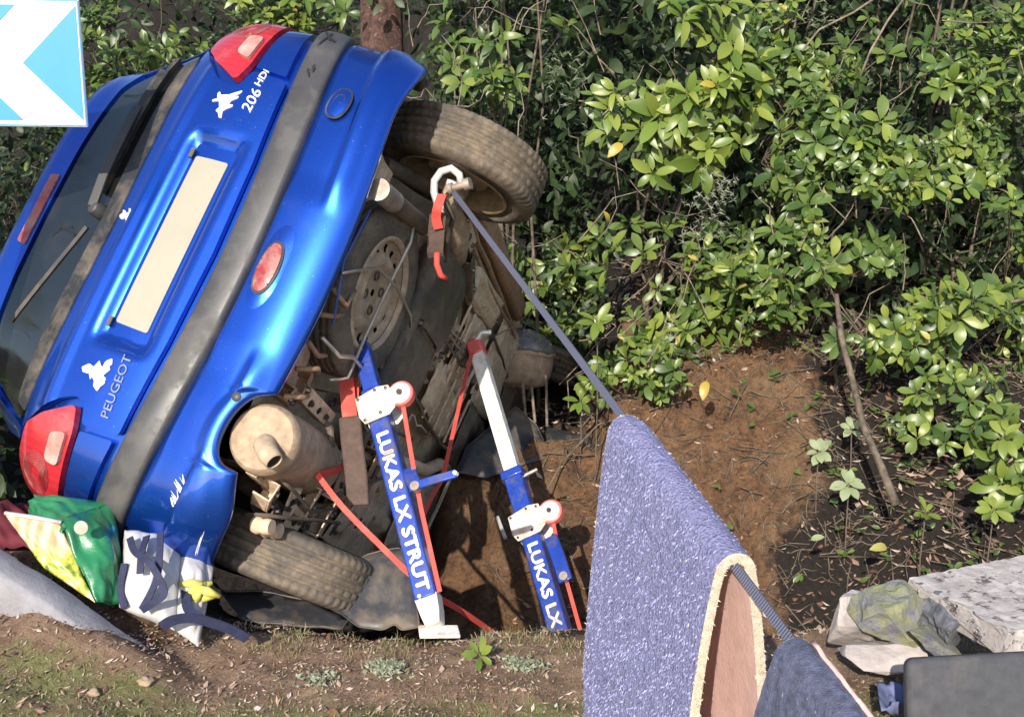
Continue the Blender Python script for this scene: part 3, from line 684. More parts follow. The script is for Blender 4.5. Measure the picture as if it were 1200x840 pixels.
# arch liners, tan with dust, seen as the lip between bumper and tyre
for sg in (1, -1):
    for wy in (0, 2.44):
        lin = MB().grid(lambda u, v: (sg * (.50 + .26 * v), wy - .355 * math.cos(.62 + 2.5 * u), .30 + .345 * math.sin(.62 + 2.5 * u)), 22, 4)
        cpart(lin, 'arch_liner', 'dusty_floor' if sg > 0 else 'dark_part', smooth=True, solid=.006)
        cpart(MB().add([(sg * .515, wy - .30, .46), (sg * .515, wy + .40, .30), (sg * .515, wy + .38, .66), (sg * .515, wy - .30, .66)], [(0, 1, 2, 3)]), 'arch_wall', 'dark_part', solid=.01)
# ------------------------------------------------------------------ underside
def rnd(a): return random.uniform(-a, a)
def floorz(x, y):
    z = .305 + .02 * noise.noise(Vector((x * 2.3, y * 2.3, 0))) + .010 * noise.noise(Vector((x * 9, y * 9, 4)))
    z += .035 * sm(.14, .09, abs(x + .12)) * sm(.3, .7, y)                            # exhaust tunnel
    z -= .028 * (sm(.035, .02, abs(x - .36)) + sm(.035, .02, abs(x + .46))) * sm(.2, .5, y)   # rails
    z -= .014 * sm(.02, .008, abs(((y * 2.6 + x * .3) % 1) - .5)) * sm(.5, .8, y)       # swages
    z += .22 * sm(.30, .05, abs(y + .02)) * sm(.62, .52, abs(x))                        # kick-up over the axle
    z += .05 * sm(.35, -.4, y)
    return z
def flx(u, v): y = -.54 + 3.64 * v; return (-1 + 2 * u) * (.50 + .26 * max(sm(.36, .46, y), sm(-.38, -.36, y) * 0)), y
fl = MB().grid(lambda u, v: (*flx(u, v), floorz(*flx(u, v))), 76, 150)
cpart(fl, 'floor_pan', 'dusty_floor', smooth=True, fix=False)
for sg in (1, -1):
    cpart(MB().box((sg * .735, 1.05, .275), (.10, 1.34, .08)), 'sill', 'rust_part' if sg > 0 else 'dusty_floor', bevel=.018)
    cpart(MB().tube([(sg * .655, .42 + .2 * i, .262 + rnd(.006)) for i in range(9)], .011, 6), 'sill_seam', 'rust_part')
# fuel tank: two smooth dark lobes with straps
def lobe(c, r, seed, p=3.2, amp=.05):
    mb = MB(); bm = bmesh.new(); bmesh.ops.create_icosphere(bm, subdivisions=4, radius=1); P = []
    for v in bm.verts:
        q = v.co; k = (abs(q.x) ** p + abs(q.y) ** p + abs(q.z) ** p) ** (-1 / p) * (1 + amp * noise.noise(q * 1.7 + Vector((seed, 0, 0))))
        P.append(Vector(c) + Vector((q.x * r[0] * k, q.y * r[1] * k, q.z * r[2] * k)))
    mb.add(P, [[v.index for v in f.verts] for f in bm.faces]); bm.free(); return mb
tank = cpart(lobe((.33, .40, .285), (.19, .25, .075), 1), 'fuel_tank', 'tank_black', smooth=True)
cpart(lobe((.06, .36, .275), (.14, .22, .06), 5), 'heat_shield', 'tank_black', smooth=True)
cpart(MB().strap([(.20, .12, .28), (.195, .25, .212), (.19, .45, .210), (.18, .66, .27)], .022, .004, (1, 0, 0)), 'tank_strap', 'dark_part', tank)
cpart(MB().strap([(.46, .14, .30), (.455, .25, .225), (.45, .45, .222), (.44, .66, .28)], .022, .004, (1, 0, 0)), 'tank_strap', 'dark_part', tank)
for y in (.2, .62): cpart(MB().lathe([(0, .02), (.012, .02), (.014, 0)], (.19, y, .235), (0, 0, -1), 6), 'bolt', 'bolt', tank)
# more floor panels: shields and swaged plates, tan with dirt
for c, s_, a, mt in (((.34, 1.12, .262), (.34, .46, .014), .06, 'tan_part'), ((.55, .98, .268), (.15, .62, .03), -.05, 'dusty_floor'), ((.08, .98, .258), (.20, .58, .016), .10, 'dusty_floor'),
                     ((.42, 1.66, .250), (.44, .42, .02), -.08, 'dusty_floor'), ((.02, 1.62, .235), (.34, .46, .03), .05, 'dark_part'), ((.34, 2.15, .235), (.60, .42, .05), .03, 'dark_part'), ((-.36, 1.4, .255), (.34, .7, .016), -.06, 'dusty_floor')):
    m_ = Matrix.Rotation(a * .35, 3, 'X') @ Matrix.Rotation(a * .8, 3, 'Z')
    pl = MB().grid(lambda u, v: Vector(c) + m_ @ Vector(((u - .5) * s_[0], (v - .5) * s_[1], -s_[2] * (1 if 0.06 < u < .94 and .05 < v < .95 else 0) - .006 * math.sin(u * 19 + v * 3) * math.sin(math.pi * v) + .014 * noise.noise(Vector((u * 3 + c[0] * 9, v * 3, 1))))), 20, 22)
    cpart(pl, 'floor_shield', mt, smooth=True, solid=.004)
# brake and fuel lines, handbrake cables, all along the floor
for x0, wob, r_, mt in ((.26, .016, .0055, 'dark_part'), (.285, .018, .0055, 'rust_part'), (.30, .02, .006, 'wire'), (-.03, .03, .008, 'dark_part'), (.47, .02, .007, 'dark_part'), (.60, .012, .008, 'rust_part')):
    cpart(MB().tube([(x0 + wob * math.sin(y * 5 + x0 * 30) + rnd(.004), y, .238 + .014 * math.sin(y * 4 + x0 * 9)) for y in np.arange(.55, 2.3, .07)], r_, 6), 'brake_line', mt, smooth=True)
for y in (.72, .86, 1.0, 1.14, 1.3): cpart(MB().box((.285, y, .232), (.075, .024, .018), Matrix.Rotation(.4, 3, 'Z')), 'line_clip', 'dark_part', bevel=.004)
# exhaust: pipe, muffler, tailpipe
ex = MB().tube([(-.12, 2.2, .25), (-.11, 1.6, .235), (-.13, 1.25, .225), (-.20, 1.02, .215), (-.22, .80, .20), (-.26, .5, .22), (-.33, .2, .28), (-.40, .0, .30), (-.42, -.12, .29)], .026, 14)
cpart(ex, 'exhaust_pipe', 'tan_part', smooth=True)
mc = Vector((-.425, -.30, .285))
mu = MB().lathe([(.0, -.268), (.03, -.27), (.078, -.262), (.088, -.266), (.096, -.256), (.1, -.235), (.102, -.228), (.099, -.22), (.102, -.1), (.102, .1), (.099, .20), (.102, .206), (.09, .225), (.0, .235)], mc, (.03, 1, .02), 44)
muff = cpart(mu, 'muffler', 'muffler_steel')
cpart(MB().tube([mc + Vector((-.02, -.24, -.015)), mc + Vector((-.025, -.275, -.025)), mc + Vector((-.045, -.305, -.055)), mc + Vector((-.060, -.312, -.085))], [.030, .030, .028, .024], 18, False), 'tailpipe', 'dusty_steel', muff, smooth=True, solid=.004)
cpart(MB().lathe([(0, 0), (.022, 0)], mc + Vector((-.059, -.3115, -.080)), (.42, .2, .88), 18), 'tailpipe_bore', 'gap', muff)
cpart(MB().tube([mc + Vector((.07, .12, -.07)), mc + Vector((.12, .10, -.05)), mc + Vector((.16, .05, .02))], .011, 8), 'hanger', 'dark_part', muff)
# spare wheel slung under the boot floor, its wire cradle
spc = Vector((.135, -.215, .315)); sa = Vector((.04, -.10, -1)).normalized()
spare = cpart(tyre_mb(.285, .13, spc, sa, 96, .175), 'spare_wheel', 'tyre_left', smooth=True)
sr = MB()
e1 = Vector((0, 1, 0)); e1 = (e1 - sa * e1.dot(sa)).normalized(); e2 = sa.cross(e1)
def pol(r_, t, h): return spc + e1 * r_ * math.cos(t) + e2 * r_ * math.sin(t) + sa * h
rr = [(.188, .062), (.180, .070), (.172, .060), (.165, .04), (.158, .034), (.150, .032), (.140, .032), (.132, .036), (.118, .050), (.105, .056), (.09, .050), (.075, .036), (.04, .034), (.012, .034)]
nA = 96
vs_ = [pol(r_, 2 * math.pi * j / nA, h) for j in range(nA) for r_, h in rr]; kk = len(rr)
sr.add(vs_, [(j * kk + i, j * kk + i + 1, ((j + 1) % nA) * kk + i + 1, ((j + 1) % nA) * kk + i) for j in range(nA) for i in range(kk - 1) if not (i in (4, 5, 6) and j % 6 in (2, 3))])
cpart(sr, 'spare_rim', 'dusty_steel', spare, smooth=True, fix=False)
cpart(MB().lathe([(0, .0), (.17, .0)], spc + sa * .015, sa, 32), 'rim_back', 'gap', spare)
for t in range(4): cpart(MB().lathe([(.013, .0), (.016, .002), (.016, .006), (.010, .006)], pol(.055, t * math.pi / 2 + .4, .034), sa, 14), 'stud_hole', 'dark_part', spare)
def wire(pts, r_=.0055, mt='wire', name='cradle_wire'): cpart(MB().tube(pts, r_, 6), name, mt, smooth=True)
wire([pol(.33, 3.3, .075), pol(.26, 3.2, .082), pol(.12, 2.7, .075), pol(.10, .6, .072), pol(.24, .1, .08), pol(.30, .0, .07)])
wire([pol(.31, 1.5, .06), pol(.2, 1.45, .082), pol(.05, 1.2, .07), pol(.15, -1.7, .075), pol(.29, -1.7, .08), pol(.34, -1.9, .06)])
wire([pol(.335, 3.9, .05), pol(.30, 4.15, .085), pol(.24, 4.4, .088), pol(.235, 4.75, .088), pol(.31, 5.0, .07), pol(.36, 5.1, .04)], .007)
wire([pol(.325, 2.6, .06), pol(.335, 3.2, .07), pol(.31, 3.8, .07)], .004, 'cable_blue', 'blue_cable')
cpart(MB().box(pol(.22, 4.95, .05), (.10, .05, .02), Matrix.Rotation(.5, 3, 'Z')), 'cradle_hinge', 'dusty_floor', bevel=.006)
# tow bar stub / shock absorber, grey metal with a pale end
sh = MB().tube([(.36, -.52, .27), (.43, -.10, .255)], .030, 20); cpart(sh, 'shock_absorber', 'dark_part')
cpart(MB().tube([(.355, -.55, .272), (.375, -.42, .265)], .034, 18), 'shock_boot', 'grey_alloy')
cpart(MB().tube([(.425, -.13, .255), (.44, -.06, .252)], .026, 18), 'shock_end', 'silver' if 'silver' in M else 'grey_alloy')
# rear axle tube, trailing arms, hubs
cpart(MB().tube([(-.60, .17, .26), (-.2, .18, .27), (.25, .18, .27), (.62, .16, .27)], .042, 18), 'axle_tube', 'dark_part', smooth=True)
for sg in (1, -1):
    zc_ = .250 if sg > 0 else .262
    arm = MB().tube([(sg * .50, .36, .25), (sg * .545, .2, .235), (sg * .57, .05, zc_ + .01), (sg * .585, -.06, zc_)], [.05, .055, .05, .042], 12, flat=.8)
    cpart(arm, 'trailing_arm', 'dusty_steel', smooth=True)
    cpart(MB().lathe([(.0, .07), (.030, .07), (.036, .055), (.034, .02), (.055, .015), (.06, -.04), (.0, -.04)], (sg * .59, 0, zc_), (-sg, 0, 0), 20), 'hub', 'grey_alloy' if sg > 0 else 'tan_part')
    cpart(MB().tube([(sg * .59, -.05, zc_ + .03), (sg * .54, -.08, zc_ - .02), (sg * .52, -.02, zc_ - .05), (sg * .46, .1, .22), (sg * .40, .3, .25)], .009, 8), 'brake_hose', 'dark_part', smooth=True)
    cpart(MB().tube([(sg * .60, .02, zc_ + .05), (sg * .55, -.22, .42)], .026, 14), 'damper', 'dark_part')
# left corner clutter: brackets, bump stops, rusty beam (tan with dirt)
for c, sz, rz, mt in (((-.57, -.40, .24), (.06, .10, .05), .3, 'tan_part'), ((-.61, -.33, .235), (.05, .06, .08), .6, 'dark_part'), ((-.56, -.28, .225), (.10, .05, .03), -.3, 'tan_part'), ((-.60, -.22, .215), (.07, .09, .03), .2, 'tan_part'),
                      ((-.545, -.14, .21), (.12, .08, .04), .1, 'tan_part'), ((-.60, -.09, .22), (.05, .05, .07), .4, 'dark_part'), ((-.55, .00, .19), (.13, .11, .05), -.15, 'tan_part'), ((-.52, -.45, .27), (.05, .12, .03), .1, 'dusty_steel'),
                      ((-.56, .14, .20), (.12, .14, .05), .05, 'dusty_floor'), ((-.27, -.30, .26), (.05, .22, .05), .1, 'tan_part'), ((-.24, -.42, .275), (.09, .04, .04), .5, 'rust_part'), ((-.29, -.48, .28), (.05, .05, .06), .2, 'rust_part'),
                      ((-.22, -.16, .27), (.06, .12, .04), -.2, 'dark_part'), ((-.43, .14, .22), (.10, .16, .05), .2, 'rust_part'), ((-.36, .40, .23), (.16, .30, .05), .1, 'rust_part'), ((-.50, .42, .22), (.10, .3, .06), 0, 'dusty_floor'), ((-.2, .28, .25), (.10, .16, .05), .2, 'dark_part'),
                      ((.50, .56, .215), (.05, .34, .03), .15, 'dark_part'), ((.60, .40, .24), (.06, .3, .06), -.1, 'dusty_floor')):
    m_ = Matrix.Rotation(rz, 3, 'Z') @ Matrix.Rotation(rnd(.3), 3, 'X') @ Matrix.Rotation(rnd(.25), 3, 'Y')
    c = Vector(c); t_w = .006; mb = MB(); mb.box(c, (sz[0], sz[1], t_w), m_)
    for e_ in (-1, 1): mb.box(c + m_ @ Vector((e_ * (sz[0] / 2 - t_w / 2), 0, sz[2] * .5 + t_w * .5)), (t_w, sz[1], sz[2]), m_)
    mb.box(c + m_ @ Vector((0, sz[1] / 2 - t_w / 2, sz[2] * .4 + t_w * .5)), (sz[0] - 2.2 * t_w, t_w, sz[2] * .8), m_)
    br_ = cpart(mb, 'bracket', mt, bevel=.002)
    for q in range(2):
        hp = c + m_ @ Vector((rnd(sz[0] * .2), (q - .5) * sz[1] * .55, -t_w * .5)); dn = m_ @ Vector((0, 0, -1))
        cpart(MB().lathe([(0, .010), (.008, .010), (.009, .0), (.014, .0), (.015, -.003)], hp, dn, 6), 'bolt', 'bolt', br_)
    if sz[0] * sz[1] > .004: cpart(MB().lathe([(0, .0015), (min(sz[:2]) * .2, .0015), (min(sz[:2]) * .24, .0)], c + m_ @ Vector((rnd(sz[0] * .15), rnd(sz[1] * .1), -t_w * .5)), m_ @ Vector((0, 0, -1)), 14), 'bracket_hole', 'gap', br_)
for x in np.arange(-.30, .12, .085):
    cpart(MB().tube([(x, -.52, .29), (x + rnd(.03), -.47, .255 + rnd(.015)), (x + .03 + rnd(.03), -.40, .27)], .008, 6), 'rusty_clip', 'rust_part', smooth=True)
for p in (((-.63, -.45, .25), (-.60, -.30, .20), (-.57, -.12, .175), (-.55, .05, .165)), ((-.50, -.5, .25), (-.53, -.35, .20), (-.56, -.2, .185), (-.50, .02, .17)), ((-.48, .05, .18), (-.40, .2, .18), (-.3, .5, .19)), ((-.2, .05, .23), (-.18, .3, .2), (-.15, .6, .2))):
    cpart(MB().tube(p, .006, 6), 'brake_hose', 'dark_part', smooth=True)
for y in (-.38, -.30): cpart(MB().lathe([(.0, .05), (.022, .05), (.026, .03), (.022, .02), (.027, .005), (.022, -.01), (.0, -.01)], (-.655, y, .26), (.2, -.2, -1), 16), 'bump_stop', 'tan_part')
for i in range(60):
    x, y = random.uniform(-.5, .62), random.uniform(.45, 2.0); cpart(MB().lathe([(0, .010), (.007, .010), (.008, .003), (.013, .002), (.014, 0)], (x, y, .246 + rnd(.012)), (rnd(.2), rnd(.2), -1), 6), 'floor_bolt', random.choice(('bolt', 'rust_part', 'dusty_steel')))
for k_ in range(9):
    x0, y0 = random.uniform(-.62, .1), random.uniform(-.45, .5); P_ = [Vector((x0, y0, .24 + rnd(.02)))]
    for q in range(6): P_.append(P_[-1] + Vector((rnd(.05), .055 + rnd(.03), rnd(.02))))
    cpart(MB().tube(P_, random.uniform(.003, .007), 6), 'cable', random.choice(('dark_part', 'wire', 'rust_part')), smooth=True)
for x_, n_f in ((.34, 7), (.08, 6)):
    for q in range(n_f): cpart(MB().box((x_, .78 + .12 * q, .243), (.24, .014, .010), Matrix.Rotation(.12, 3, 'Z')), 'swage', 'tan_part', bevel=.004)
# broken lamp unit hanging out beside the sill: muddy housing below, clear cracked lens above
hc = Vector((.565, 1.96, .215)); hx = Vector((.93, -.30, .20)).normalized(); hy = hx.orthogonal().normalized(); hz_ = hx.cross(hy)
def hl(t, r_, h, k_=0.0):
    q = 1 + .10 * math.sin(2 * t + .6) + .06 * noise.noise(Vector((math.cos(t) * 2, math.sin(t) * 2, h * 6 + k_)))
    return hc + hx * (h + .012 * noise.noise(Vector((math.cos(t) * 3, math.sin(t) * 3, 7 + h * 9)))) + (hy * math.cos(t) + hz_ * math.sin(t)) * r_ * q
hp_ = [(.0, -.135), (.07, -.130), (.125, -.105), (.148, -.05), (.155, .0), (.150, .035), (.158, .045), (.156, .058), (.140, .055), (.120, .02), (.06, -.005), (.0, -.01)]
hm_ = MB().grid(lambda u, v: hl(6.2832 * u, *[a + (b - a) * (v * 11 - min(10, int(v * 11))) for a, b in zip(hp_[min(10, int(v * 11))], hp_[min(10, int(v * 11)) + 1])]), 40, 44)
lamp = cpart(hm_, 'broken_lamp', 'muffler_steel', smooth=True)
cpart(MB().grid(lambda u, v: hl(6.2832 * u, .146 * math.cos(v * 1.5), .055 + .105 * math.sin(v * 1.5), 3), 36, 10), 'lens', 'clear_lens', lamp, smooth=True, solid=.003)
for a, r_, h in ((.4, .055, .05), (2.6, .05, .045), (4.4, .035, .06)):
    p = hc + hx * h + (hy * math.cos(a) + hz_ * math.sin(a)) * .065
    cpart(MB().lathe([(0, -.03), (r_ * .5, -.028), (r_ * .85, -.01), (r_, .02), (r_ * .94, .02), (r_ * .75, -.005), (r_ * .2, -.02), (.0, -.02)], p, hx + Vector((rnd(.3), rnd(.3), rnd(.3))), 24), 'reflector', 'grey_alloy', lamp, smooth=True)
cpart(MB().tube([hl(t, .150, .060) for t in np.linspace(0, 6.2832, 30)], .006, 6, False), 'lens_rim', 'dark_part', lamp, smooth=True)
for a in (1.0, 2.2, 5.3): cpart(MB().strap([hl(a, .148, .052), hl(a, .12, .03), hl(a + .2, .06, .02), hl(a + .5, .03, .05)], .022, .004, hx), 'lamp_strut', 'tan_part', lamp)
# front: engine and undertray, dark and muddy
cpart(lobe((0, 2.6, .33), (.55, .36, .14), 3, 3, .2), 'engine_tray', 'dark_part', smooth=True)
cpart(MB().tube([(-.6, 2.35, .28), (-.2, 2.28, .24), (.3, 2.28, .24), (.62, 2.36, .26)], .035, 12), 'front_subframe', 'dusty_steel', smooth=True)
cpart(MB().tube([(.3, 2.3, .24), (.50, 2.42, .22), (.66, 2.44, .22)], [.04, .03, .03], 10), 'control_arm', 'dusty_steel', smooth=True)
for i in range(5):
    cpart(MB().tube([(.52 + .02 * i, 2.0 + rnd(.05), .22), (.58 + rnd(.05), 2.15, .18 + rnd(.02)), (.62 + rnd(.03), 2.3, .2)], .012, 6), 'hose', 'dark_part', smooth=True)
# ------------------------------------------------------------------ rescue struts
def strut(T, B, label, fr_bracket, fr_text, fr_foot, fr_inner, foot, tw=.064, txt=.050, bs=.80):
    T, B = Vector(T), Vector(B); a = (T - B).normalized(); L = (T - B).length
    view = (V(0, 0, CAM_H) - (T + B) / 2).normalized(); n = (view - a * view.dot(a)).normalized(); n = (Matrix.Rotation(R(-14), 3, a) @ n); r = a.cross(n) * -1
    if r.x < 0: r = -r
    t = thing('rescue_strut', label, 'rescue strut', B, 'rescue struts propping the car')
    m3 = Matrix((r, n, a)).transposed()                             # columns: side, towards the viewer, up the strut
    def P(x, y, f): return T - a * L * f + r * x + n * y
    mid = lambda f0, f1: T - a * L * (f0 + f1) / 2
    MB().box(mid(fr_inner, fr_foot), (tw, tw, L * (fr_foot - fr_inner)), m3).build('outer_tube', M['strut_blue'], t, bevel=.006)
    MB().box(mid(.012, fr_inner + .02), (tw * .80, tw * .80, L * (fr_inner + .01)), m3).build('inner_tube', M['strut_blue' if foot else 'strut_white'], t, bevel=.005)
    if not foot:
        MB().box(mid(0, .03), (tw * .9, tw * .9, L * .05), m3).build('head', M['red_cover'], t, bevel=.012)
        MB().tube([P(.01, .02, .0), P(.05, .03, -.012), P(.085, .02, -.006)], .012, 8).build('head_hook', M['silver'], t)
        MB().box(mid(fr_inner - .008, fr_inner + .02), (tw * 1.18, tw * 1.18, L * .022), m3).build('collar', M['strut_blue'], t, bevel=.004)
        MB().tube([P(tw * .5, .0, fr_inner + .015), P(tw * 1.3, .0, fr_inner + .013)], .007, 8).build('locking_pin', M['grey_alloy'], t)
    # bracket plate with a pulley
    fb = fr_bracket; bw = .150; bh = .128
    pl = [(x * bs, y * bs) for x, y in ((-.064, .050), (.030, .066), (.075, .056), (.080, -.040), (.05, -.062), (-.050, -.066), (-.066, -.03))]
    MB().prism([P(x, tw * .5 + .004, fb - y / L) for x, y in pl], n * .008).build('bracket_plate', M['plate_white'], t, bevel=.004)
    MB().prism([P(x, -tw * .5 - .004, fb - y / L) for x, y in pl], n * -.008).build('bracket_plate', M['plate_white'], t, bevel=.004)
    pc = P(.112 * bs, tw * .5 + .002, fb + .0)
    MB().lathe([(r_ * bs, h_) for r_, h_ in ((.0, .014), (.046, .014), (.050, .011), (.050, -.012), (.0, -.012))], pc, n, 36).build('pulley_cover', M['red_cover'], t)
    MB().lathe([(r_ * bs, h_) for r_, h_ in ((.0, .0185), (.040, .0185), (.042, .016), (.042, .010))], pc, n, 36).build('pulley_plate', M['plate_white'], t)
    MB().box(P(.075 * bs, tw * .5 + .0115, fb), (.06 * bs, .010, .074 * bs), m3).build('pulley_arm', M['plate_white'], t, bevel=.003)
    MB().lathe([(.0, .028), (.009, .028), (.010, .02)], pc, n, 6).build('axle_bolt', M['bolt'], t)
    for x, y in ((-.052, .040), (.02, .052), (.02, -.045), (-.045, -.052), (.062, .045)):
        MB().lathe([(.0, .017), (.005, .016), (.006, .010)], P(x * bs, tw * .5, fb - y * bs / L), n, 8).build('bolt', M['bolt'], t)
    # lettering down the face
    vs_, fs_ = text_geo('LUKAS LX STRUT', txt); xs = [v.x for v in vs_]; x0, x1 = min(xs), max(xs); f0, f1 = fr_text
    k = (f1 - f0) * L / (x1 - x0); mb = MB()
    mb.add([P(v.y * 1.02, tw * .5 + .0022, f0 + (v.x - x0) * k / L) for v in vs_], fs_)
    mb2 = MB()
    for dx, dy in ((.0, .0), (.0022, .0006), (-.0022, -.0006), (0, .0026), (0, -.0026)):
        mb2.add([P(v.y * 1.02 + dx, tw * .5 + .0020 + .0003 * (dx != 0), f0 + (v.x - x0) * k / L + dy / L) for v in vs_], fs_)
    mb2.build('lettering', M['strut_white'], t, smooth=False)
    for i in range(2): MB().lathe([(0, .002), (.005, .002), (.006, 0)], P(-.015, tw * .5 + .001, f1 + .012 + .014 * i), n, 10).build('stud', M['strut_white'], t)
    if foot:
        MB().prism([P(-.034, -.03, fr_foot - .01), P(.034, -.03, fr_foot - .012), P(.028, -.03, fr_foot + .045), P(.020, -.03, .985), P(-.022, -.03, .985), P(-.028, -.03, fr_foot + .045)], n * .06).build('foot_casting', M['plate_white'], t, bevel=.006)
        MB().box(B + V(.006, 0, -.002), (.112, .07, .009), Matrix.Rotation(.06, 3, 'Y') @ Matrix.Rotation(.15, 3, 'Z')).build('foot_plate', M['strut_white'], t, bevel=.003)
    return t, P, n, r, a, L
s1T, s1B = at(422, 400, 3.74), at(512, 739, 3.30)
s1, P1, n1, r1, a1, L1 = strut(s1T, s1B, 'blue rescue strut with white lettering standing on a round foot plate beside the muddy tyre', .258, (.358, .882), .905, .19, True)
# ratchet handle and webbing of the near strut
MB().strap([P1(.085, .03, .29), P1(.070, .036, .47), P1(.055, .03, .64), P1(.042, .02, .90)], .013, .004, r1).build('webbing', M['red_web'], s1)
MB().strap([P1(.05, .02, .50), P1(.055, .045, .54), P1(.062, .05, .585)], .040, .014, r1).build('ratchet_frame', M['strut_blue'], s1, bevel=.003)
MB().strap([P1(.06, .055, .575), P1(.12, .07, .585), P1(.19, .07, .592)], .026, .012, a1).build('ratchet_handle', M['strut_blue'], s1, bevel=.004)
MB().lathe([(0, .012), (.014, .012), (.016, -.012), (0, -.012)], P1(.062, .055, .578), n1, 14).build('ratchet_pin', M['grey_alloy'], s1)
MB().lathe([(0, .008), (.006, .008), (.008, -.008), (0, -.008)], P1(.188, .074, .592), n1, 10).build('handle_ring', M['strut_white'], s1)
s2T, s2B = at(557, 404, 4.92), at(690, 850, 4.02)
s2, P2, n2_, r2, a2, L2 = strut(s2T, s2B, 'rescue strut with white upper tube and red head standing down in the ditch', .527, (.580, .935), .97, .386, False, .072, .054, .92)
MB().strap([P2(.10, .03, .54), P2(.085, .036, .64), P2(.07, .03, .96)], .014, .004, r2).build('webbing', M['red_web'], s2)
MB().strap([P2(.075, .04, .585), P2(.085, .06, .64), P2(.085, .055, .70)], .050, .020, r2).build('ratchet_frame', M['strut_blue'], s2, bevel=.003)
MB().lathe([(0, .014), (.016, .014), (.018, -.014), (0, -.014)], P2(.085, .06, .69), n2_, 14).build('ratchet_pin', M['grey_alloy'], s2)
MB().lathe([(.0, .02), (.05, .018), (.09, .0), (.09, -.01), (0, -.01)], s2B + V(0, 0, .01), (0, 0, 1), 24).build('foot_plate', M['strut_white'], s2)
# ------------------------------------------------------------------ red webbing
def web(name, pts, w, label, side=(1, 0, .2), mat='red_web', cat='strap', grp='red webbing straps under the car', th=.004):
    return MB().strap(curve([at(*p) for p in pts], 4), w, th, side).build(name, M[mat], label=label, cat=cat, group=grp)
web('tension_strap', [(372, 556, 3.50), (400, 592, 3.46), (440, 633, 3.42), (500, 690, 3.44), (540, 715, 3.55), (580, 742, 3.75)], .017, 'long red strap slanting down from the muffler past the strut foot', (1, .1, .9))
web('tension_strap', [(553, 414, 4.86), (545, 445, 4.7), (528, 520, 4.3), (518, 560, 4.1), (508, 578, 3.9), (496, 604, 3.7), (488, 640, 3.6)], .015, 'red strap running from the white strut head down to the ratchet', (1, 0, 0))
web('tension_strap', [(404, 546, 3.66), (392, 552, 3.60), (372, 556, 3.52)], .024, 'short red strap folded round under the muffler', (.2, 0, 1))
t_ = thing('lifting_sling', 'wide red sling in a brown protective sleeve hanging under the spare wheel', 'sling', at(412, 590, 3.62))
MB().strap([at(405, 432, 3.72), at(408, 470, 3.66), at(412, 505, 3.63)], .046, .007, (1, 0, .1)).build('webbing', M['red_web'], t_)
MB().strap([at(418, 432, 3.75), at(418, 470, 3.68), at(415, 505, 3.64)], .014, .006, (1, 0, .1)).build('webbing_return', M['red_web'], t_)
MB().strap([at(410, 488, 3.64), at(413, 520, 3.62), at(418, 560, 3.60), at(420, 592, 3.60)], .068, .022, (1, 0, .1)).build('sleeve', M['sleeve'], t_, bevel=.006)
# shackle at the wheel hub, its red loop and the thin red cord
hk = at(522, 217, 3.86)
t_ = thing('shackle', 'silver shackle hooked on behind the upper rear wheel', 'shackle', hk)
MB().tube([hk + Vector((x, -.02, z)) for x, z in ((.05, .01), (.046, .035), (.02, .055), (-.012, .045), (-.034, .015), (-.036, -.02), (-.026, -.055), (-.02, -.08))], .0125, 12).build('bow', M['silver'], t_, smooth=True)
MB().lathe([(0, .03), (.02, .03), (.02, .008), (.012, .006), (.012, -.03), (.02, -.032), (.02, -.045), (0, -.045)], hk + V(.055, -.03, .0), (1, -.3, .3), 14).build('pin', M['grey_alloy'], t_)
web('sling_loop', [(518, 228, 3.78), (513, 243, 3.76), (511, 255, 3.78), (514, 268, 3.80)], .030, 'short red sling loop hanging from the silver shackle', (1, 0, .2), cat='sling')
web('sling_end', [(513, 252, 3.80), (510, 290, 3.84), (511, 300, 3.86)], .052, 'muddy brown webbing hanging below the red loop', (1, 0, .1), mat='sleeve', cat='sling', grp=None, th=.012)
MB().tube([at(512, 296, 3.85), at(512, 310, 3.85), at(516, 322, 3.86), at(523, 327, 3.88)], .010, 8).build('red_cord', M['red_web'], label='thin red cord curling below the muddy webbing', cat='cord', smooth=True)
# long grey-blue strap to the winch
LA, LB = at(532, 226, 3.72), at(862, 664, 1.98)
ld = (LB - LA)
LEND = LA + ld * 1.62
MB().strap([LA, LA + ld * .2, LA + ld * .5, LA + ld, LEND], .016, .005, (.6, -.2, .75)).build('winch_strap', M['strap'], label='long taut grey-blue strap running from the upper wheel down under the carpets', cat='strap')
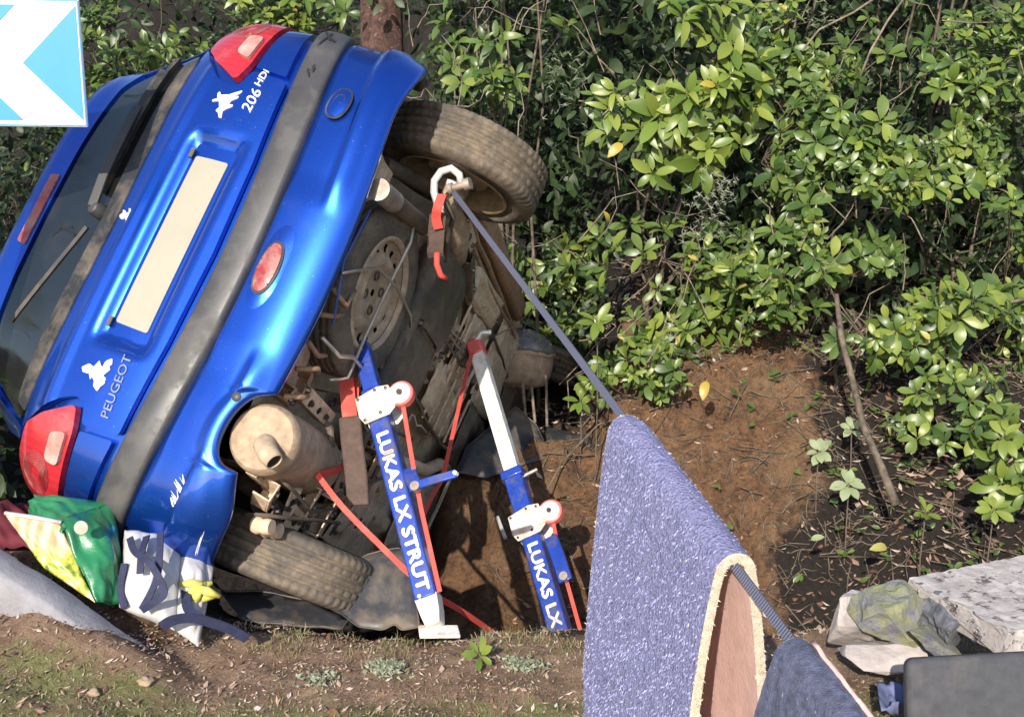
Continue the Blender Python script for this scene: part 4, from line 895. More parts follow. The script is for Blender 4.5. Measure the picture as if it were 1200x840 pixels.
# ------------------------------------------------------------------ carpets laid over the strap as a guard
def on_line(f): return LA + ld * f
def carpet(name, label, f0, f1, left, right, zl, zr, seed, mats=('carpet', 'backing'), fibres=5000, th=.013, fsize=.016, skewl=0, tail=0, fib='fibre'):
    """pile side out: panel hanging left of the strap, fold over it, panel hanging right"""
    base = on_line((f0 + f1) / 2); t = thing(name, label, 'carpet', (base.x, base.y, gz(base.x, base.y)), 'carpets laid over the winch strap')
    prof = []                                                       # u along the strap, w across: -1 left hem .. 0 strap .. 1 right hem
    h = V(ld.x, ld.y, 0).normalized(); o = V(-h.y, h.x, 0)
    if o.x > 0: o = -o                                              # left, seen from the photographer
    lean = h
    def pt(u, w, d):
        c = on_line(f0 + (f1 - f0) * u); c = c + V(0, 0, .006 - .012 * sm(.10, 0, u))
        rr_ = .020
        if abs(w) < .12:
            a = w / .12 * math.pi / 2; p = c + o * (-math.sin(a) * (rr_ + d)) + V(0, 0, (math.cos(a) * (rr_ + d) - rr_))
        else:
            s = (abs(w) - .12) / .88; side = -1 if w < 0 else 1
            drop = (c.z - (zl if w < 0 else zr)) * s
            sp = (left if w < 0 else right)
            out = rr_ + sp * min(1, s * 1.7) ** .8 + .012 * math.sin(u * 5 + s * 3 + seed) * s
            wob = .018 * noise.noise(Vector((u * 2 + seed, s * 2.5, w > 0))) * s
            p = c + o * (-side) * (out + wob + d) + V(0, 0, -drop - rr_) + h * (skewl * s * (1 if w < 0 else .3) + tail * s * u)
        return p
    nu, nv = 26, 84
    W_ = lambda v: -1 + 2 * v
    top_ = MB().grid(lambda u, v: pt(u, W_(v), th + .0025 * noise.noise(Vector((u * 30, v * 120, seed)))), nu, nv)
    bot = MB().grid(lambda u, v: pt(u, W_(v), 0), nu, nv)
    top_.build('pile', M[mats[0]], t, smooth=True, fix=False); bot.build('backing', M[mats[1]], t, smooth=True, fix=False)
    ed = MB()
    for u in (0, 1): ed.grid(lambda a, b: pt(u + (.004 if u else -.004) * math.sin(b * 3.14), W_(a), th * b + .001 * noise.noise(Vector((a * 160, b * 3, u)))), 160, 2)
    for w in (-1, 1): ed.grid(lambda a, b: pt(a, w, th * b), 20, 2)
    ed.build('cut_edge', M['cut_edge'], t, smooth=True)
    fb = MB(); fp = MB()
    for i in range(fibres):
        u, w = random.random(), random.uniform(-1, .55) ; edge = u > .985 or u < .015
        p = pt(u, w, th - .002); q = (pt(u, w, th + 1.) - pt(u, w, th)).normalized()
        d = (q + Vector((rnd(.9), rnd(.9), rnd(.9) - .9))).normalized() * fsize * random.uniform(.5, 1.2); s_ = d.cross(Vector((rnd(1), rnd(1), rnd(1)))).normalized() * .0016
        fb.add([p - s_, p + s_, p + d * .6 + s_ * .7 + Vector((0, 0, -.001)), p + d + Vector((0, 0, -.003))], [(0, 1, 2), (0, 2, 3)])
    for i in range(fibres // 14):
        u = random.choice((0, 1, 1)); w = random.uniform(-1, 1); p = pt(u, w, random.uniform(0, th)); d = (h * (1 if u else -1) * .7 + Vector((rnd(1), rnd(1), rnd(1)))).normalized() * .006; s_ = d.orthogonal().normalized() * .0012
        fp.add([p - s_, p + s_, p + d], [(0, 1, 2)])
    fb.build('pile_fibre', M[fib], t, smooth=False, kind='stuff', fix=False); fp.build('edge_fray', M['pale_fibre'], t, smooth=False, kind='stuff', fix=False)
    return t
carpet('carpet_piece', 'lilac carpet folded over the taut strap, its pink backing open towards the road', .745, 1.0, .058, .046, .08, .14, 3, fibres=26000, skewl=.02, th=.018, fsize=.0075)
carpet('carpet_piece', 'smaller lilac carpet, shade painted in as slate blue, over the strap in front, low at the picture foot', 1.10, 1.36, .055, .045, .26, .40, 8, ('carpet_shaded', 'backing'), 5000, .016, .006, -.03, fib='shaded_fibre')
hm = bpy.data.objects['carpet_piece.001']; hd_ = V(ld.x, ld.y, 0).normalized(); ho = V(hd_.y, -hd_.x, 0); ho = ho if ho.x > 0 else -ho
MB().grid(lambda u, v: on_line(1.115 + .245 * u) + ho * (.014 + .036 * v) + V(0, 0, .022 - .045 * v + .006 * noise.noise(Vector((u * 20, v * 4, 0)))), 30, 5).build('turned_backing', M['backing'], hm, smooth=True, solid=.006)
# ------------------------------------------------------------------ torn black liners and broken bits around the car
def sheet(name, poly, mat, label, cat, group=None, th=.006, wave=.02, seed=0):
    P = [at(*p) for p in poly]; c = sum(P, V(0, 0, 0)) / len(P)
    e1 = (P[1] - P[0]).normalized(); nn = V(0, 0, 0)
    for i in range(len(P)): nn += (P[i] - c).cross(P[(i + 1) % len(P)] - c)
    nn.normalize(); e1 = (e1 - nn * e1.dot(nn)).normalized(); e2 = nn.cross(e1)
    q = [((p - c).dot(e1), (p - c).dot(e2)) for p in P]
    def srf(a, b, d): return c + e1 * a + e2 * b + nn * (d + wave * noise.noise(Vector((a * 5 + seed, b * 5, seed))) + .3 * wave * noise.noise(Vector((a * 17, b * 17, seed))))
    mb = panel(q, th / 2, th, .035, .012, surf=srf)
    return mb.build(name, M[mat], label=label, cat=cat, group=group, solid=.004)
g_ = 'torn plastic wheel arch liners'
sheet('arch_liner_sheet', [(532, 560, 5.1), (548, 520, 5.2), (604, 478, 5.5), (628, 500, 5.45), (646, 534, 5.3), (606, 546, 5.2), (572, 558, 5.1)], 'liner', 'black plastic liner sheet lying on the clay behind the struts', 'plastic sheet', g_, seed=1)
sheet('arch_liner_sheet', [(398, 720, 3.62), (404, 676, 3.70), (428, 652, 3.74), (468, 640, 3.74), (480, 655, 3.70), (492, 735, 3.56), (470, 738, 3.55), (462, 728, 3.56), (448, 737, 3.55), (420, 734, 3.56)], 'liner', 'dark grey plastic liner standing in the soil between tyre and strut', 'plastic sheet', g_, seed=2)
sheet('arch_liner_sheet', [(258, 694, 3.60), (300, 690, 3.64), (372, 704, 3.66), (410, 722, 3.60), (400, 738, 3.52), (340, 735, 3.48), (285, 722, 3.46)], 'liner', 'dark plastic liner flat under the muddy lower tyre', 'plastic sheet', g_, seed=3)
t_ = MB().prism([at(640, 505, 5.5), at(718, 520, 5.5), at(716, 532, 5.45), at(700, 534, 5.45), at(640, 524, 5.45)], V(0, .05, .01)).build('sill_trim', M['black_plastic'], label='long black plastic trim half buried in the clay bank', cat='car trim', bevel=.008)
MB().tube([at(530, 555, 4.9), at(515, 590, 4.6), at(498, 625, 4.3)], .007, 6).build('loose_rod', M['wire'], label='thin pale rod dangling below the floor beside the strut handle', cat='rod', group='loose rods')
MB().tube([at(583, 606, 4.7), at(592, 630, 4.6)], .008, 6).build('loose_rod', M['silver'], label='short pale rod stuck in the soil left of the white bracket', cat='rod', group='loose rods')
# ------------------------------------------------------------------ chevron sign at the upper left
sc_ = at(97, 75, 3.30); hh = .172; wl_ = .62; t_ = thing('chevron_sign', 'blue and white chevron road sign on a grey post', 'road sign', (sc_.x - wl_ / 2, sc_.y + .05, gz(sc_.x - .3, sc_.y)))
def SP(u, v, d): return Vector((sc_.x + u, sc_.y + .03 * u - d, sc_.z + v - .012 * u))
MB().prism(rounded_sign if False else [SP(-wl_, -hh, 0), SP(0, -hh, 0), SP(0, hh, 0), SP(-wl_, hh, 0)], V(0, .012, 0)).build('panel', M['sign_white'], t_, bevel=.003)
def chev(poly): MB().prism([SP(u, v, .0018) for u, v in poly], V(0, .0012, 0)).build('chevron', M['sign_blue'], t_, smooth=False)
e = .155
chev([(-.008, e), (-.008, -e), (-.164, 0)])
for k_ in (0, 1): 
    x0 = -.172 - .345 * k_; chev([(x0, e), (x0 - .155, 0), (x0, -e), (x0 - .13, -e), (x0 - .285, 0), (x0 - .13, e)] if x0 > -.4 else [(x0, e), (x0 - .08, .06), (x0 - .08, -.06), (x0, -e)])
for u0, v0, u1, v1 in ((-wl_ + .006, hh - .006, -.003, hh - .003), (-wl_ + .006, -hh + .003, -.003, -hh + .006)):
    MB().prism([SP(u0, v0, .0016), SP(u1, v0, .0016), SP(u1, v1, .0016), SP(u0, v1, .0016)], V(0, .001, 0)).build('border', M['sign_blue'], t_, smooth=False)
MB().prism([SP(-.0045, -hh + .004, .0016), SP(-.001, -hh + .004, .0016), SP(-.001, hh - .004, .0016), SP(-.0045, hh - .004, .0016)], V(0, .001, 0)).build('border', M['sign_blue'], t_, smooth=False)
for x in (-.5, -.46): pass
pc_ = SP(-.42, 0, -.045); MB().tube([V(pc_.x, pc_.y, gz(pc_.x, pc_.y) - .1), V(pc_.x, pc_.y, pc_.z + hh)], .03, 18).build('post', M['galv'], t_)
for v in (-.1, .1): MB().box(SP(-.42, v, -.018), (.10, .012, .03)).build('clamp', M['galv'], t_)
# ------------------------------------------------------------------ bags and things fallen out at the lower left
def cloth(name, P, mat, n=(16, 16), bulge=.05, wr=.014, seed=0, parent=None, th=.004, **k):
    """P: four corners TL, TR, BR, BL"""
    A, B, C_, D = [Vector(p) for p in P]; nn = (B - A).cross(D - A).normalized()
    if nn.y > 0: nn = -nn
    def f(u, v):
        p = (A * (1 - u) + B * u) * (1 - v) + (D * (1 - u) + C_ * u) * v
        w_ = math.sin(math.pi * u) * math.sin(math.pi * v)
        ridg = 1 - abs(noise.noise(Vector((u * 4 + seed, v * 3.2, seed)))) * 2
        return p + nn * (bulge * w_ ** .6 + wr * noise.noise(Vector((u * 3 + seed, v * 3, 2.2))) + wr * .9 * ridg * (.3 + w_) + wr * .35 * noise.noise(Vector((u * 11, v * 9 + seed, 1))))
    return MB().grid(f, *n).build(name, M[mat], parent, smooth=True, solid=th, fix=False, **k)
b0 = at(85, 700, 3.22); t_ = thing('shopping_bag', 'crumpled green shopping bag printed with food, by the kerb stone', 'shopping bag', b0)
cloth('front', [at(6, 602, 3.22), at(70, 612, 3.20), at(112, 706, 3.14), at(52, 665, 3.16)], 'printed', (22, 22), .02, .008, 3, t_)
cloth('side', [at(68, 610, 3.20), at(132, 588, 3.36), at(146, 708, 3.22), at(112, 706, 3.13)], 'green_bag', (22, 22), .03, .014, 5, t_)
cloth('flap', [at(34, 604, 3.32), at(40, 580, 3.40), at(132, 590, 3.36), at(72, 624, 3.17)], 'green_bag', (22, 22), .02, .014, 7, t_)
cloth('back', [at(34, 596, 3.40), at(132, 588, 3.44), at(146, 708, 3.30), at(50, 680, 3.40)], 'green_bag', (16, 16), -.02, .03, 8, t_)
pz = at(95, 618, 3.135); MB().lathe([(0, .003), (.018, .002), (.0185, 0), (0, 0)], pz, (.1, -1, .25), 20).build('printed_dot', M['plate'], t_)
MB().tube([at(6, 601, 3.215), at(40, 606, 3.20), at(72, 612, 3.19)], .006, 6).build('rim', M['white_cloth'], t_, smooth=True)
b1 = at(190, 740, 3.2); t_ = thing('tote_bag', 'off-white tote bag with navy handles lying under the bumper', 'tote bag', b1)
cloth('front', [at(146, 622, 3.32), at(214, 628, 3.36), at(206, 740, 3.18), at(140, 712, 3.18)], 'white_cloth', (26, 26), .05, .010, 11, t_)
cloth('side', [at(212, 627, 3.36), at(250, 664, 3.36), at(232, 758, 3.18), at(203, 738, 3.18)], 'white_cloth', (20, 20), .03, .010, 12, t_)
cloth('gusset', [at(150, 622, 3.42), at(248, 650, 3.46), at(228, 735, 3.34), at(146, 700, 3.4)], 'white_cloth', (14, 14), .0, .03, 13, t_)
def hdl(pts, name='handle'): MB().strap(curve([at(*p) for p in pts]), .019, .004, (1, .1, .35)).build(name, M['navy_web'], t_)
hdl([(188, 624, 3.24), (187, 650, 3.19), (184, 676, 3.165), (176, 696, 3.145), (166, 714, 3.135)])
hdl([(152, 630, 3.25), (158, 646, 3.20), (174, 658, 3.16), (188, 680, 3.14), (192, 696, 3.13), (180, 706, 3.128), (166, 715, 3.13)])
hdl([(172, 628, 3.26), (166, 648, 3.19), (164, 672, 3.165)], 'handle')
hdl([(146, 660, 3.22), (141, 690, 3.19), (146, 712, 3.16)], 'side_tape')
t_ = MB().strap(curve([at(*p) for p in ((190, 734, 3.12), (204, 726, 3.11), (226, 724, 3.12), (250, 730, 3.14), (272, 738, 3.16), (290, 748, 3.18))]), .030, .005, (.1, -.3, 1)).build('loose_strap', M['navy_web'], label='flat navy strap trailing from the tote onto the soil', cat='strap')
MB().strap(curve([at(*p) for p in ((218, 690, 3.24), (220, 712, 3.18), (234, 724, 3.14))]), .026, .005, (1, 0, .2)).build('loose_strap', M['navy_web'], label='short navy strap curled below the yellow fruit', cat='strap')
t_ = thing('fruit_bunch', 'small bunch of yellow-green fruit beside the tote bag', 'fruit', at(236, 692, 3.25))
for i, (a, b, w) in enumerate(((226, 684, .0), (236, 688, .5), (244, 693, -.5), (232, 698, 1.2), (240, 700, .2), (228, 692, .9))):
    p = at(a, b, 3.25 + rnd(.02)); MB().tube([p + Vector((-.035 * math.cos(w), 0, -.03 * math.sin(w))), p + V(0, -.012, .006), p + Vector((.035 * math.cos(w), 0, .03 * math.sin(w)))], [.006, .014, .006], 8).build('fruit', M['yellow_fruit'], t_, smooth=True)
cloth('dark_cloth', [at(118, 612, 3.56), at(160, 606, 3.60), at(156, 668, 3.46), at(120, 664, 3.46)], 'dark_red_cloth', bulge=.03, wr=.03, seed=21, label='dark red cloth bundled between the green bag and the bumper', cat='cloth')
cloth('dark_cloth', [at(-20, 606, 3.66), at(40, 596, 3.64), at(40, 650, 3.46), at(-20, 646, 3.46)], 'dark_red_cloth', bulge=.05, wr=.04, seed=24, label='dark cloth bundle at the left picture edge behind the kerb stone', cat='cloth')
# long grey kerb stone, half buried
ka, kb = at(-70, 618, 3.05), at(232, 772, 3.05); kd = (kb - ka); kl = kd.length; kx = kd.normalized(); kz = (V(0, 0, 1) - kx * kx.z).normalized(); ky = kz.cross(kx)
mb = MB().grid(lambda u, v: ka + kx * kl * u + ky * (.055 * math.copysign(abs(math.cos(2 * math.pi * v)) ** .3, math.cos(2 * math.pi * v))) + kz * (-.075 - .06 * u * u + .080 * (1.1 - .62 * u) * math.copysign(abs(math.sin(2 * math.pi * v)) ** .3, math.sin(2 * math.pi * v)) + .006 * noise.noise(Vector((u * 14, v * 3, 0)))) , 40, 16)
mb.build('kerb_stone', M['grey_concrete'], label='long grey stone edge sloping down into the soil mound', cat='kerb', smooth=True)
# ------------------------------------------------------------------ broken concrete at the lower right
def chunk(name, c, size, rot, mat, label, cat, seed, group=None, rough=.018, cuts=3, parent=None, npt=10):
    """a broken lump: hull of random points, its faces roughened"""
    rg = random.Random(seed); bm = bmesh.new(); m_ = Matrix.Rotation(rot[2], 3, 'Z') @ Matrix.Rotation(rot[0], 3, 'X') @ Matrix.Rotation(rot[1], 3, 'Y'); c = Vector(c)
    for i in range(npt):
        d = Vector([rg.uniform(-1, 1) for _ in range(3)]); d /= max(abs(x) for x in d); d *= rg.uniform(.80, 1.0)
        bm.verts.new(Vector((d.x * size[0], d.y * size[1], d.z * size[2])) * .5)
    r_ = bmesh.ops.convex_hull(bm, input=bm.verts); bmesh.ops.delete(bm, geom=[v for v in bm.verts if not v.link_faces], context='VERTS')
    bmesh.ops.bevel(bm, geom=list(bm.edges), offset=min(size) * .015, segments=1, affect='EDGES'); bmesh.ops.triangulate(bm, faces=bm.faces)
    for _ in range(cuts):
        L = [e for e in bm.edges if e.calc_length() > .022]
        if not L or len(bm.verts) > 6000: break
        bmesh.ops.subdivide_edges(bm, edges=L, cuts=1); bmesh.ops.triangulate(bm, faces=[f for f in bm.faces if len(f.verts) > 3])
    P = []
    for v in bm.verts:
        p = v.co; q = Vector((seed, seed * .3, 0)); n1_ = 1 - 2 * abs(noise.noise(p * 14 + q)); n2_ = noise.noise(p * 45 + q)
        P.append(c + m_ @ (p + p.normalized() * (n1_ * rough * .30 + n2_ * rough * .38)))
    mb = MB().add(P, [[v.index for v in f.verts] for f in bm.faces]); bm.free()
    return mb.build(name, M[mat], parent, label=label, cat=cat, group=group, smooth=False)
S_ = lambda px, py, d: at(px, py, d)
sl_c = (S_(1050, 668, 3.10) + S_(1215, 640, 3.40) + S_(1245, 700, 3.02) + S_(1090, 690, 2.9)) / 4
# pitted slab: flat, with a broken left end
sl_a, sl_b = S_(1048, 668, 3.02), S_(1300, 618, 3.30); sx_ = (sl_b - sl_a); sx_.z *= .6; sl_L = sx_.length; sx_.normalize(); sy_ = V(-sx_.y, sx_.x, .02).normalized(); sz_ = sx_.cross(sy_)
def slab(u, v):
    a = math.copysign(1, v - .5) if False else 0
    t = v * 4; k_ = int(min(3, t)); f_ = t - k_; cs = [(-.19, -.058), (-.19, 0), (.14, 0), (.14, -.058), (-.19, -.058)]
    y0, z0 = cs[k_]; y1, z1 = cs[k_ + 1]; y, z = y0 + (y1 - y0) * f_, z0 + (z1 - z0) * f_
    brk = (.05 * noise.noise(Vector((y * 9, z * 9, 1))) + .02 * noise.noise(Vector((y * 40, z * 30, 1)))) * (1 - u)
    p = sl_a + sx_ * (sl_L * u + brk) + sy_ * (y - .19 + (.02 * noise.noise(Vector((u * 14, 3, 0))) if y < -.1 else 0)) + sz_ * z
    pit = noise.noise(p * 38); return p + sz_ * (-.008 * max(0, pit) - .004 * max(0, noise.noise(p * 90)))
sm_ = MB().grid(slab, 90, 96); n_ = len(sm_.v); sm_.f.append(tuple(range(0, 97)))
sm_.build('concrete_slab', M['concrete'], label='pitted pale concrete slab lying on the rubble at the right', cat='concrete slab')
gq = 'broken concrete and rubble'
chunk('concrete_block', S_(1014, 738, 2.98), (.16, .14, .18), (.1, .3, .5), 'pale_concrete', 'pale broken concrete footing, leftmost of the rubble', 'concrete block', 6, gq, .014)
chunk('concrete_block', S_(1036, 764, 2.90), (.24, .16, .07), (.1, .02, .1), 'pale_concrete', 'low pale concrete lump at the foot of the rubble', 'concrete block', 9, gq, .012)
chunk('rubble_stone', S_(1062, 722, 2.92), (.25, .16, .14), (.3, .45, .2), 'olive', 'olive-green and grey broken stone under the slab corner', 'stone', 12, gq, .026, 4)
chunk('rubble_stone', S_(1090, 744, 2.84), (.17, .09, .055), (.2, .75, .1), 'olive', 'narrow olive stone sloping down beside the dark panel', 'stone', 15, gq, .018)
chunk('rubble_stone', S_(1150, 736, 2.90), (.30, .18, .13), (.25, .15, .1), 'slate', 'large slate-grey broken stone under the pitted slab', 'stone', 18, gq, .030, 4)
chunk('rubble_stone', S_(1104, 708, 3.02), (.16, .12, .08), (.1, .25, .3), 'slate', 'small slate-grey stone wedged between olive stone and slab', 'stone', 22, gq, .022)
chunk('rubble_stone', S_(1208, 742, 2.84), (.11, .11, .11), (.3, .2, .1), 'stone', 'tan stone at the right edge below the pitted slab', 'stone', 19, gq, .018)
m_ = Matrix.Rotation(R(4), 3, 'Z') @ Matrix.Rotation(R(-18), 3, 'X')
mp = S_(1150, 815, 2.45); 
mat_poly = rounded([(-.158, -.12), (.30, -.12), (.30, .088), (-.150, .078)], .02, 5)
MB().prism([mp + m_ @ Vector((x, 0, y)) for x, y in mat_poly], m_ @ V(0, .035, 0)).build('padded_panel', M['rubber_mat'], label='dark grey padded panel propped upright at the lower right corner', cat='panel', bevel=.01)
cloth('blue_rag', [S_(1028, 800, 2.72), S_(1066, 796, 2.70), S_(1068, 824, 2.58), S_(1032, 828, 2.58)], 'blue_cloth', (12, 12), .02, .02, 31, label='small blue rag on the ground beside the dark panel', cat='rag')
# ------------------------------------------------------------------ plants
def leaf_mesh(name, mat, L=1., w=.42, fold=.16, curl=.12, ob=.5, n=5):
    """one leaf, length along +y, face up +z, blunt or pointed by ob (widest point)"""
    vs_ = []; fs_ = []
    for i in range(n + 1):
        t = i / n; tt = t ** (math.log(.5) / math.log(ob))               # widest point at ob
        ww = w / 2 * (max(0.0, 4 * tt * (1 - tt))) ** .62; z = -curl * (t - .25) ** 2
        if i in (0, n): ww = .012
        vs_ += [(-ww, t * L, z + fold * ww), (0, t * L, z), (ww, t * L, z + fold * ww)]
    for i in range(n):
        a = i * 3; fs_ += [(a, a + 1, a + 4, a + 3), (a + 1, a + 2, a + 5, a + 4)]
    b = len(vs_); vs_ += [(-.012, 0, 0), (.012, 0, 0), (.010, -.14, -.015), (-.010, -.14, -.015)]; fs_.append((b, b + 1, b + 2, b + 3))
    me = bpy.data.meshes.new(name); me.from_pydata(vs_, [], fs_); me.materials.append(M[mat]); me.polygons.foreach_set('use_smooth', [True] * len(fs_)); return me
LM = {}
for key, w, ob, cu in (('laurel', .40, .48, .22), ('laurel_b', .46, .5, .45), ('spoon', .46, .62, .25), ('spoon_b', .52, .60, .5), ('narrow', .27, .45, .6), ('curled', .36, .55, 1.1)):
    for mt in ('leaf_fresh', 'leaf_green', 'leaf_yellow', 'leaf_mass', 'leaf_fresh_mass', 'leaf_shade'):
        LM[key, mt] = leaf_mesh('leaf', mt, 1, w, random.uniform(.1, .35), cu, ob)
class Mass:
    """many leaves gathered into one mesh"""
    def __init__(s): s.v = []; s.f = []; s.n = 0
    def add(s, me, m4):
        k = LMV.get(me.name)
        if k is None:
            a = np.empty(len(me.vertices) * 3); me.vertices.foreach_get('co', a); k = LMV[me.name] = (a.reshape(-1, 3), np.array([list(p.vertices) for p in me.polygons]))
        A = np.array(m4); s.v.append(k[0] @ A[:3, :3].T + A[:3, 3]); s.f.append(k[1] + s.n); s.n += len(k[0])
    def build(s, name, mat, parent=None, off=None, **k):
        if not s.v: return
        mb = MB(); mb.v = np.concatenate(s.v).tolist(); mb.f = np.concatenate(s.f).tolist()
        return mb.build(name, M[mat], parent, off, smooth=True, fix=False, **k)
LMV = {}
SUNV = Vector((-.25, -.8, .55)).normalized()
def leaf_matrix(p, d, nrm, L):
    y = d.normalized(); z = (nrm - y * nrm.dot(y))
    if z.length < .05: z = y.orthogonal()
    z.normalize(); x = y.cross(z)
    return Matrix(((x.x * L, y.x * L, z.x * L, p.x), (x.y * L, y.y * L, z.y * L, p.y), (x.z * L, y.z * L, z.z * L, p.z), (0, 0, 0, 1)))
def rosette(p, A, nl, L, spread=(50, 85)):
    """leaves set round a twig tip p with axis A"""
    A = A.normalized(); e1 = A.orthogonal().normalized(); e2 = A.cross(e1); out = []; t0 = random.uniform(0, 6.3)
    for i in range(nl):
        t = t0 + i * 2.4 + rnd(.35); s_ = R(random.uniform(*spread)) * (.55 if i > nl - 2 else 1)
        d = A * math.cos(s_) + (e1 * math.cos(t) + e2 * math.sin(t)) * math.sin(s_); d.z -= .12
        nn = A * math.sin(s_) - (e1 * math.cos(t) + e2 * math.sin(t)) * math.cos(s_) + Vector((rnd(.35), rnd(.35), rnd(.35)))
        out.append(leaf_matrix(p + d.normalized() * L * .12 - A * L * .05 * i, d, nn, L * random.uniform(.72, 1.12)))
    return out
LEAFN = [0]
def shrub(name, label, cpx, dep, rpx, nros, Lr, kinds, fresh, group='shrubs over the clay bank', nl=(5, 8), single=300, base=None, shade=380, ry=.40, twigs='twig', cat='shrub', lichen=0, bright=1.0):
    cx, cy = cpx; c = at(cx, cy, dep); k = dep / FPX; rx, rz = rpx[0] * k, rpx[1] * k
    bx = c.x if base is None else base[0]; by = c.y + .35 if base is None else base[1]
    bz = gz(bx, by); root = Vector((bx, by, bz - .04)); t = thing(name, label, cat, root, group)
    heads = []
    nros = int(nros * .92); shade = int(shade * 1.2)
    for i in range(nros * 6):
        if len(heads) >= nros: break
        u = Vector((random.gauss(0, 1), random.gauss(0, 1), random.gauss(0, 1))).normalized()
        if u.y > .35: u.y = -u.y
        q = random.uniform(.55, 1.05); p = c + Vector((u.x * rx * q * random.uniform(.5, 1.1), u.y * ry * .62 * q, u.z * rz * q * random.uniform(.5, 1.1)))
        p.y += .16 * noise.noise(p * 2.4)
        g = noise.noise(p * 2.6 + Vector((3, 1, 8)))
        if g < -.06 or p.z < gz(p.x, p.y) + .07: continue
        if any((p - h[0]).length < Lr * .60 for h in heads): continue
        A = Vector((u.x * .45, -.75, .55 + u.z * .35)) + Vector((rnd(.45), rnd(.3), rnd(.4))); heads.append((p, A))
    heads.sort(key=lambda h: h[0].y)
    singles = []; mass = Mass()
    for p, A in heads:
        for m4 in rosette(p, A, random.randint(*nl), Lr * random.uniform(.45, 1.08)):
            kd_ = random.choice(kinds * 3 + ['narrow', 'curled']); fr = random.random() < fresh
            if len(singles) < single: singles.append((kd_, fr, m4))
            else: mass.add(LM[kd_, 'leaf_mass'], m4)
    for kd_, fr, m4 in singles:
        me = LM[kd_, 'leaf_yellow' if random.random() < .007 else ('leaf_fresh' if fr else 'leaf_green')]
        o = bpy.data.objects.new('leaf', me); COL.objects.link(o); o.parent = t
        m4.translation = m4.translation - root; o.matrix_local = m4
    mass.build('leaf_mass', 'leaf_mass', t, root, kind='stuff')
    # leaves deeper in, the shade there put into their darker colour
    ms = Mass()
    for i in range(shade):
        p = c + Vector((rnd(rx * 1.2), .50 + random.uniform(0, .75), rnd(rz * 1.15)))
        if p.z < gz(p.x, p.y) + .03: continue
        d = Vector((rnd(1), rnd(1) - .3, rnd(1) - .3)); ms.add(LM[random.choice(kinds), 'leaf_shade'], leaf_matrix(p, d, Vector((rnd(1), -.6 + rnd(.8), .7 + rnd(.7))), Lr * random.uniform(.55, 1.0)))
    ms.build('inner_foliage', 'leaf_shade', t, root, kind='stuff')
    # stems and twigs
    st = MB(); tw = MB(); nodes = []
    for i in range(max(4, nros // 9)):
        h = random.choice(heads)[0]; b = root + Vector((rnd(.16), rnd(.10), 0)); q = h + Vector((rnd(.1), .16 + random.uniform(0, .25), -.06)); L = (q - b).length; pts = []
        for j in range(6):
            f = j / 5; pts.append(b.lerp(q, f) + Vector((rnd(.06), rnd(.05), rnd(.03))) * math.sin(math.pi * f) + Vector((0, .12 * math.sin(math.pi * f), 0)))
        st.tube(pts, [.011, .010, .008, .007, .006, .004], 6); nodes += pts[2:]
    st.build('stem', M[twigs], t, root, smooth=True)
    for p, A in heads:
        nd = min(nodes, key=lambda q: (q - p).length + (.3 if q.z > p.z + .1 else 0)); mid_ = nd.lerp(p, .55) + Vector((rnd(.03), .04, rnd(.03) - .02))
        tw.tube([nd, mid_, p + A.normalized() * .01], [.004, .0032, .0022], 4, False)
    tw.build('twigs', M[twigs], t, root, smooth=True, kind='stuff')
    return t
# the shrubs along the top of the bank
G = 'shrubs over the clay bank'
shrub('laurel_shrub', 'sparse dark shrub with pale scattered leaves between the tree trunk and the upper tyre', (580, 45), 5.9, (90, 85), 44, .10, ['laurel', 'laurel_b'], .25, shade=420)
shrub('laurel_shrub', 'laurel shrub with long leaves low beside the upper tyre and blue strap', (645, 330), 6.75, (85, 140), 84, .12, ['laurel', 'laurel_b'], .55, shade=520, ry=.35)
shrub('laurel_shrub', 'bright yellow-green laurel with the largest leaves, top centre of the picture', (800, 90), 5.15, (125, 120), 88, .125, ['laurel', 'laurel_b'], .85, shade=480, nl=(6, 9))
shrub('laurel_shrub', 'thin laurel with dark gaps, below the largest yellow-green leaves', (775, 335), 5.6, (105, 125), 62, .098, ['laurel', 'spoon'], .35, shade=480)
shrub('laurel_shrub', 'shrub with fine small leaves and bare twigs along the top edge, right of centre', (960, 40), 5.45, (100, 80), 70, .085, ['spoon', 'spoon_b'], .4, shade=420)
shrub('laurel_shrub', 'dense shrub with rounded leaf rosettes at mid height, right of centre', (1010, 205), 5.15, (120, 130), 118, .088, ['spoon', 'spoon_b'], .45, shade=520, nl=(6, 9))
shrub('laurel_shrub', 'round-leaved shrub filling the upper right corner', (1150, 110), 5.35, (105, 130), 104, .090, ['spoon', 'spoon_b'], .4, shade=520, nl=(6, 9))
shrub('laurel_shrub', 'low hanging shrub of glossy rosettes right above the bare stem on the bank', (1045, 350), 5.0, (120, 85), 70, .092, ['spoon', 'spoon_b'], .5, shade=420, nl=(6, 9))
shrub('laurel_shrub', 'loose shrub with thin pale twigs at the right edge, mid height', (1175, 330), 5.25, (80, 120), 52, .088, ['spoon', 'spoon_b'], .3, shade=420)
shrub('laurel_shrub', 'small shrub with dusky leaves in the shade above the clay, centre right', (895, 330), 5.35, (75, 110), 44, .088, ['spoon', 'laurel'], .25, shade=420)
shrub('laurel_shrub', 'dark shrub of deep green leaves in the gap between the bright laurel and the rosettes', (890, 195), 5.9, (70, 120), 34, .085, ['laurel', 'spoon'], .05, shade=520)
shrub('laurel_shrub', 'straggling low shrub over the dark litter, right of the bare stem', (1115, 470), 4.95, (95, 75), 40, .085, ['spoon', 'spoon_b'], .3, shade=160)
shrub('laurel_shrub', 'straggling small-leaved shrub hanging over the top of the clay', (770, 430), 5.35, (110, 40), 30, .075, ['spoon', 'laurel'], .35, shade=160)
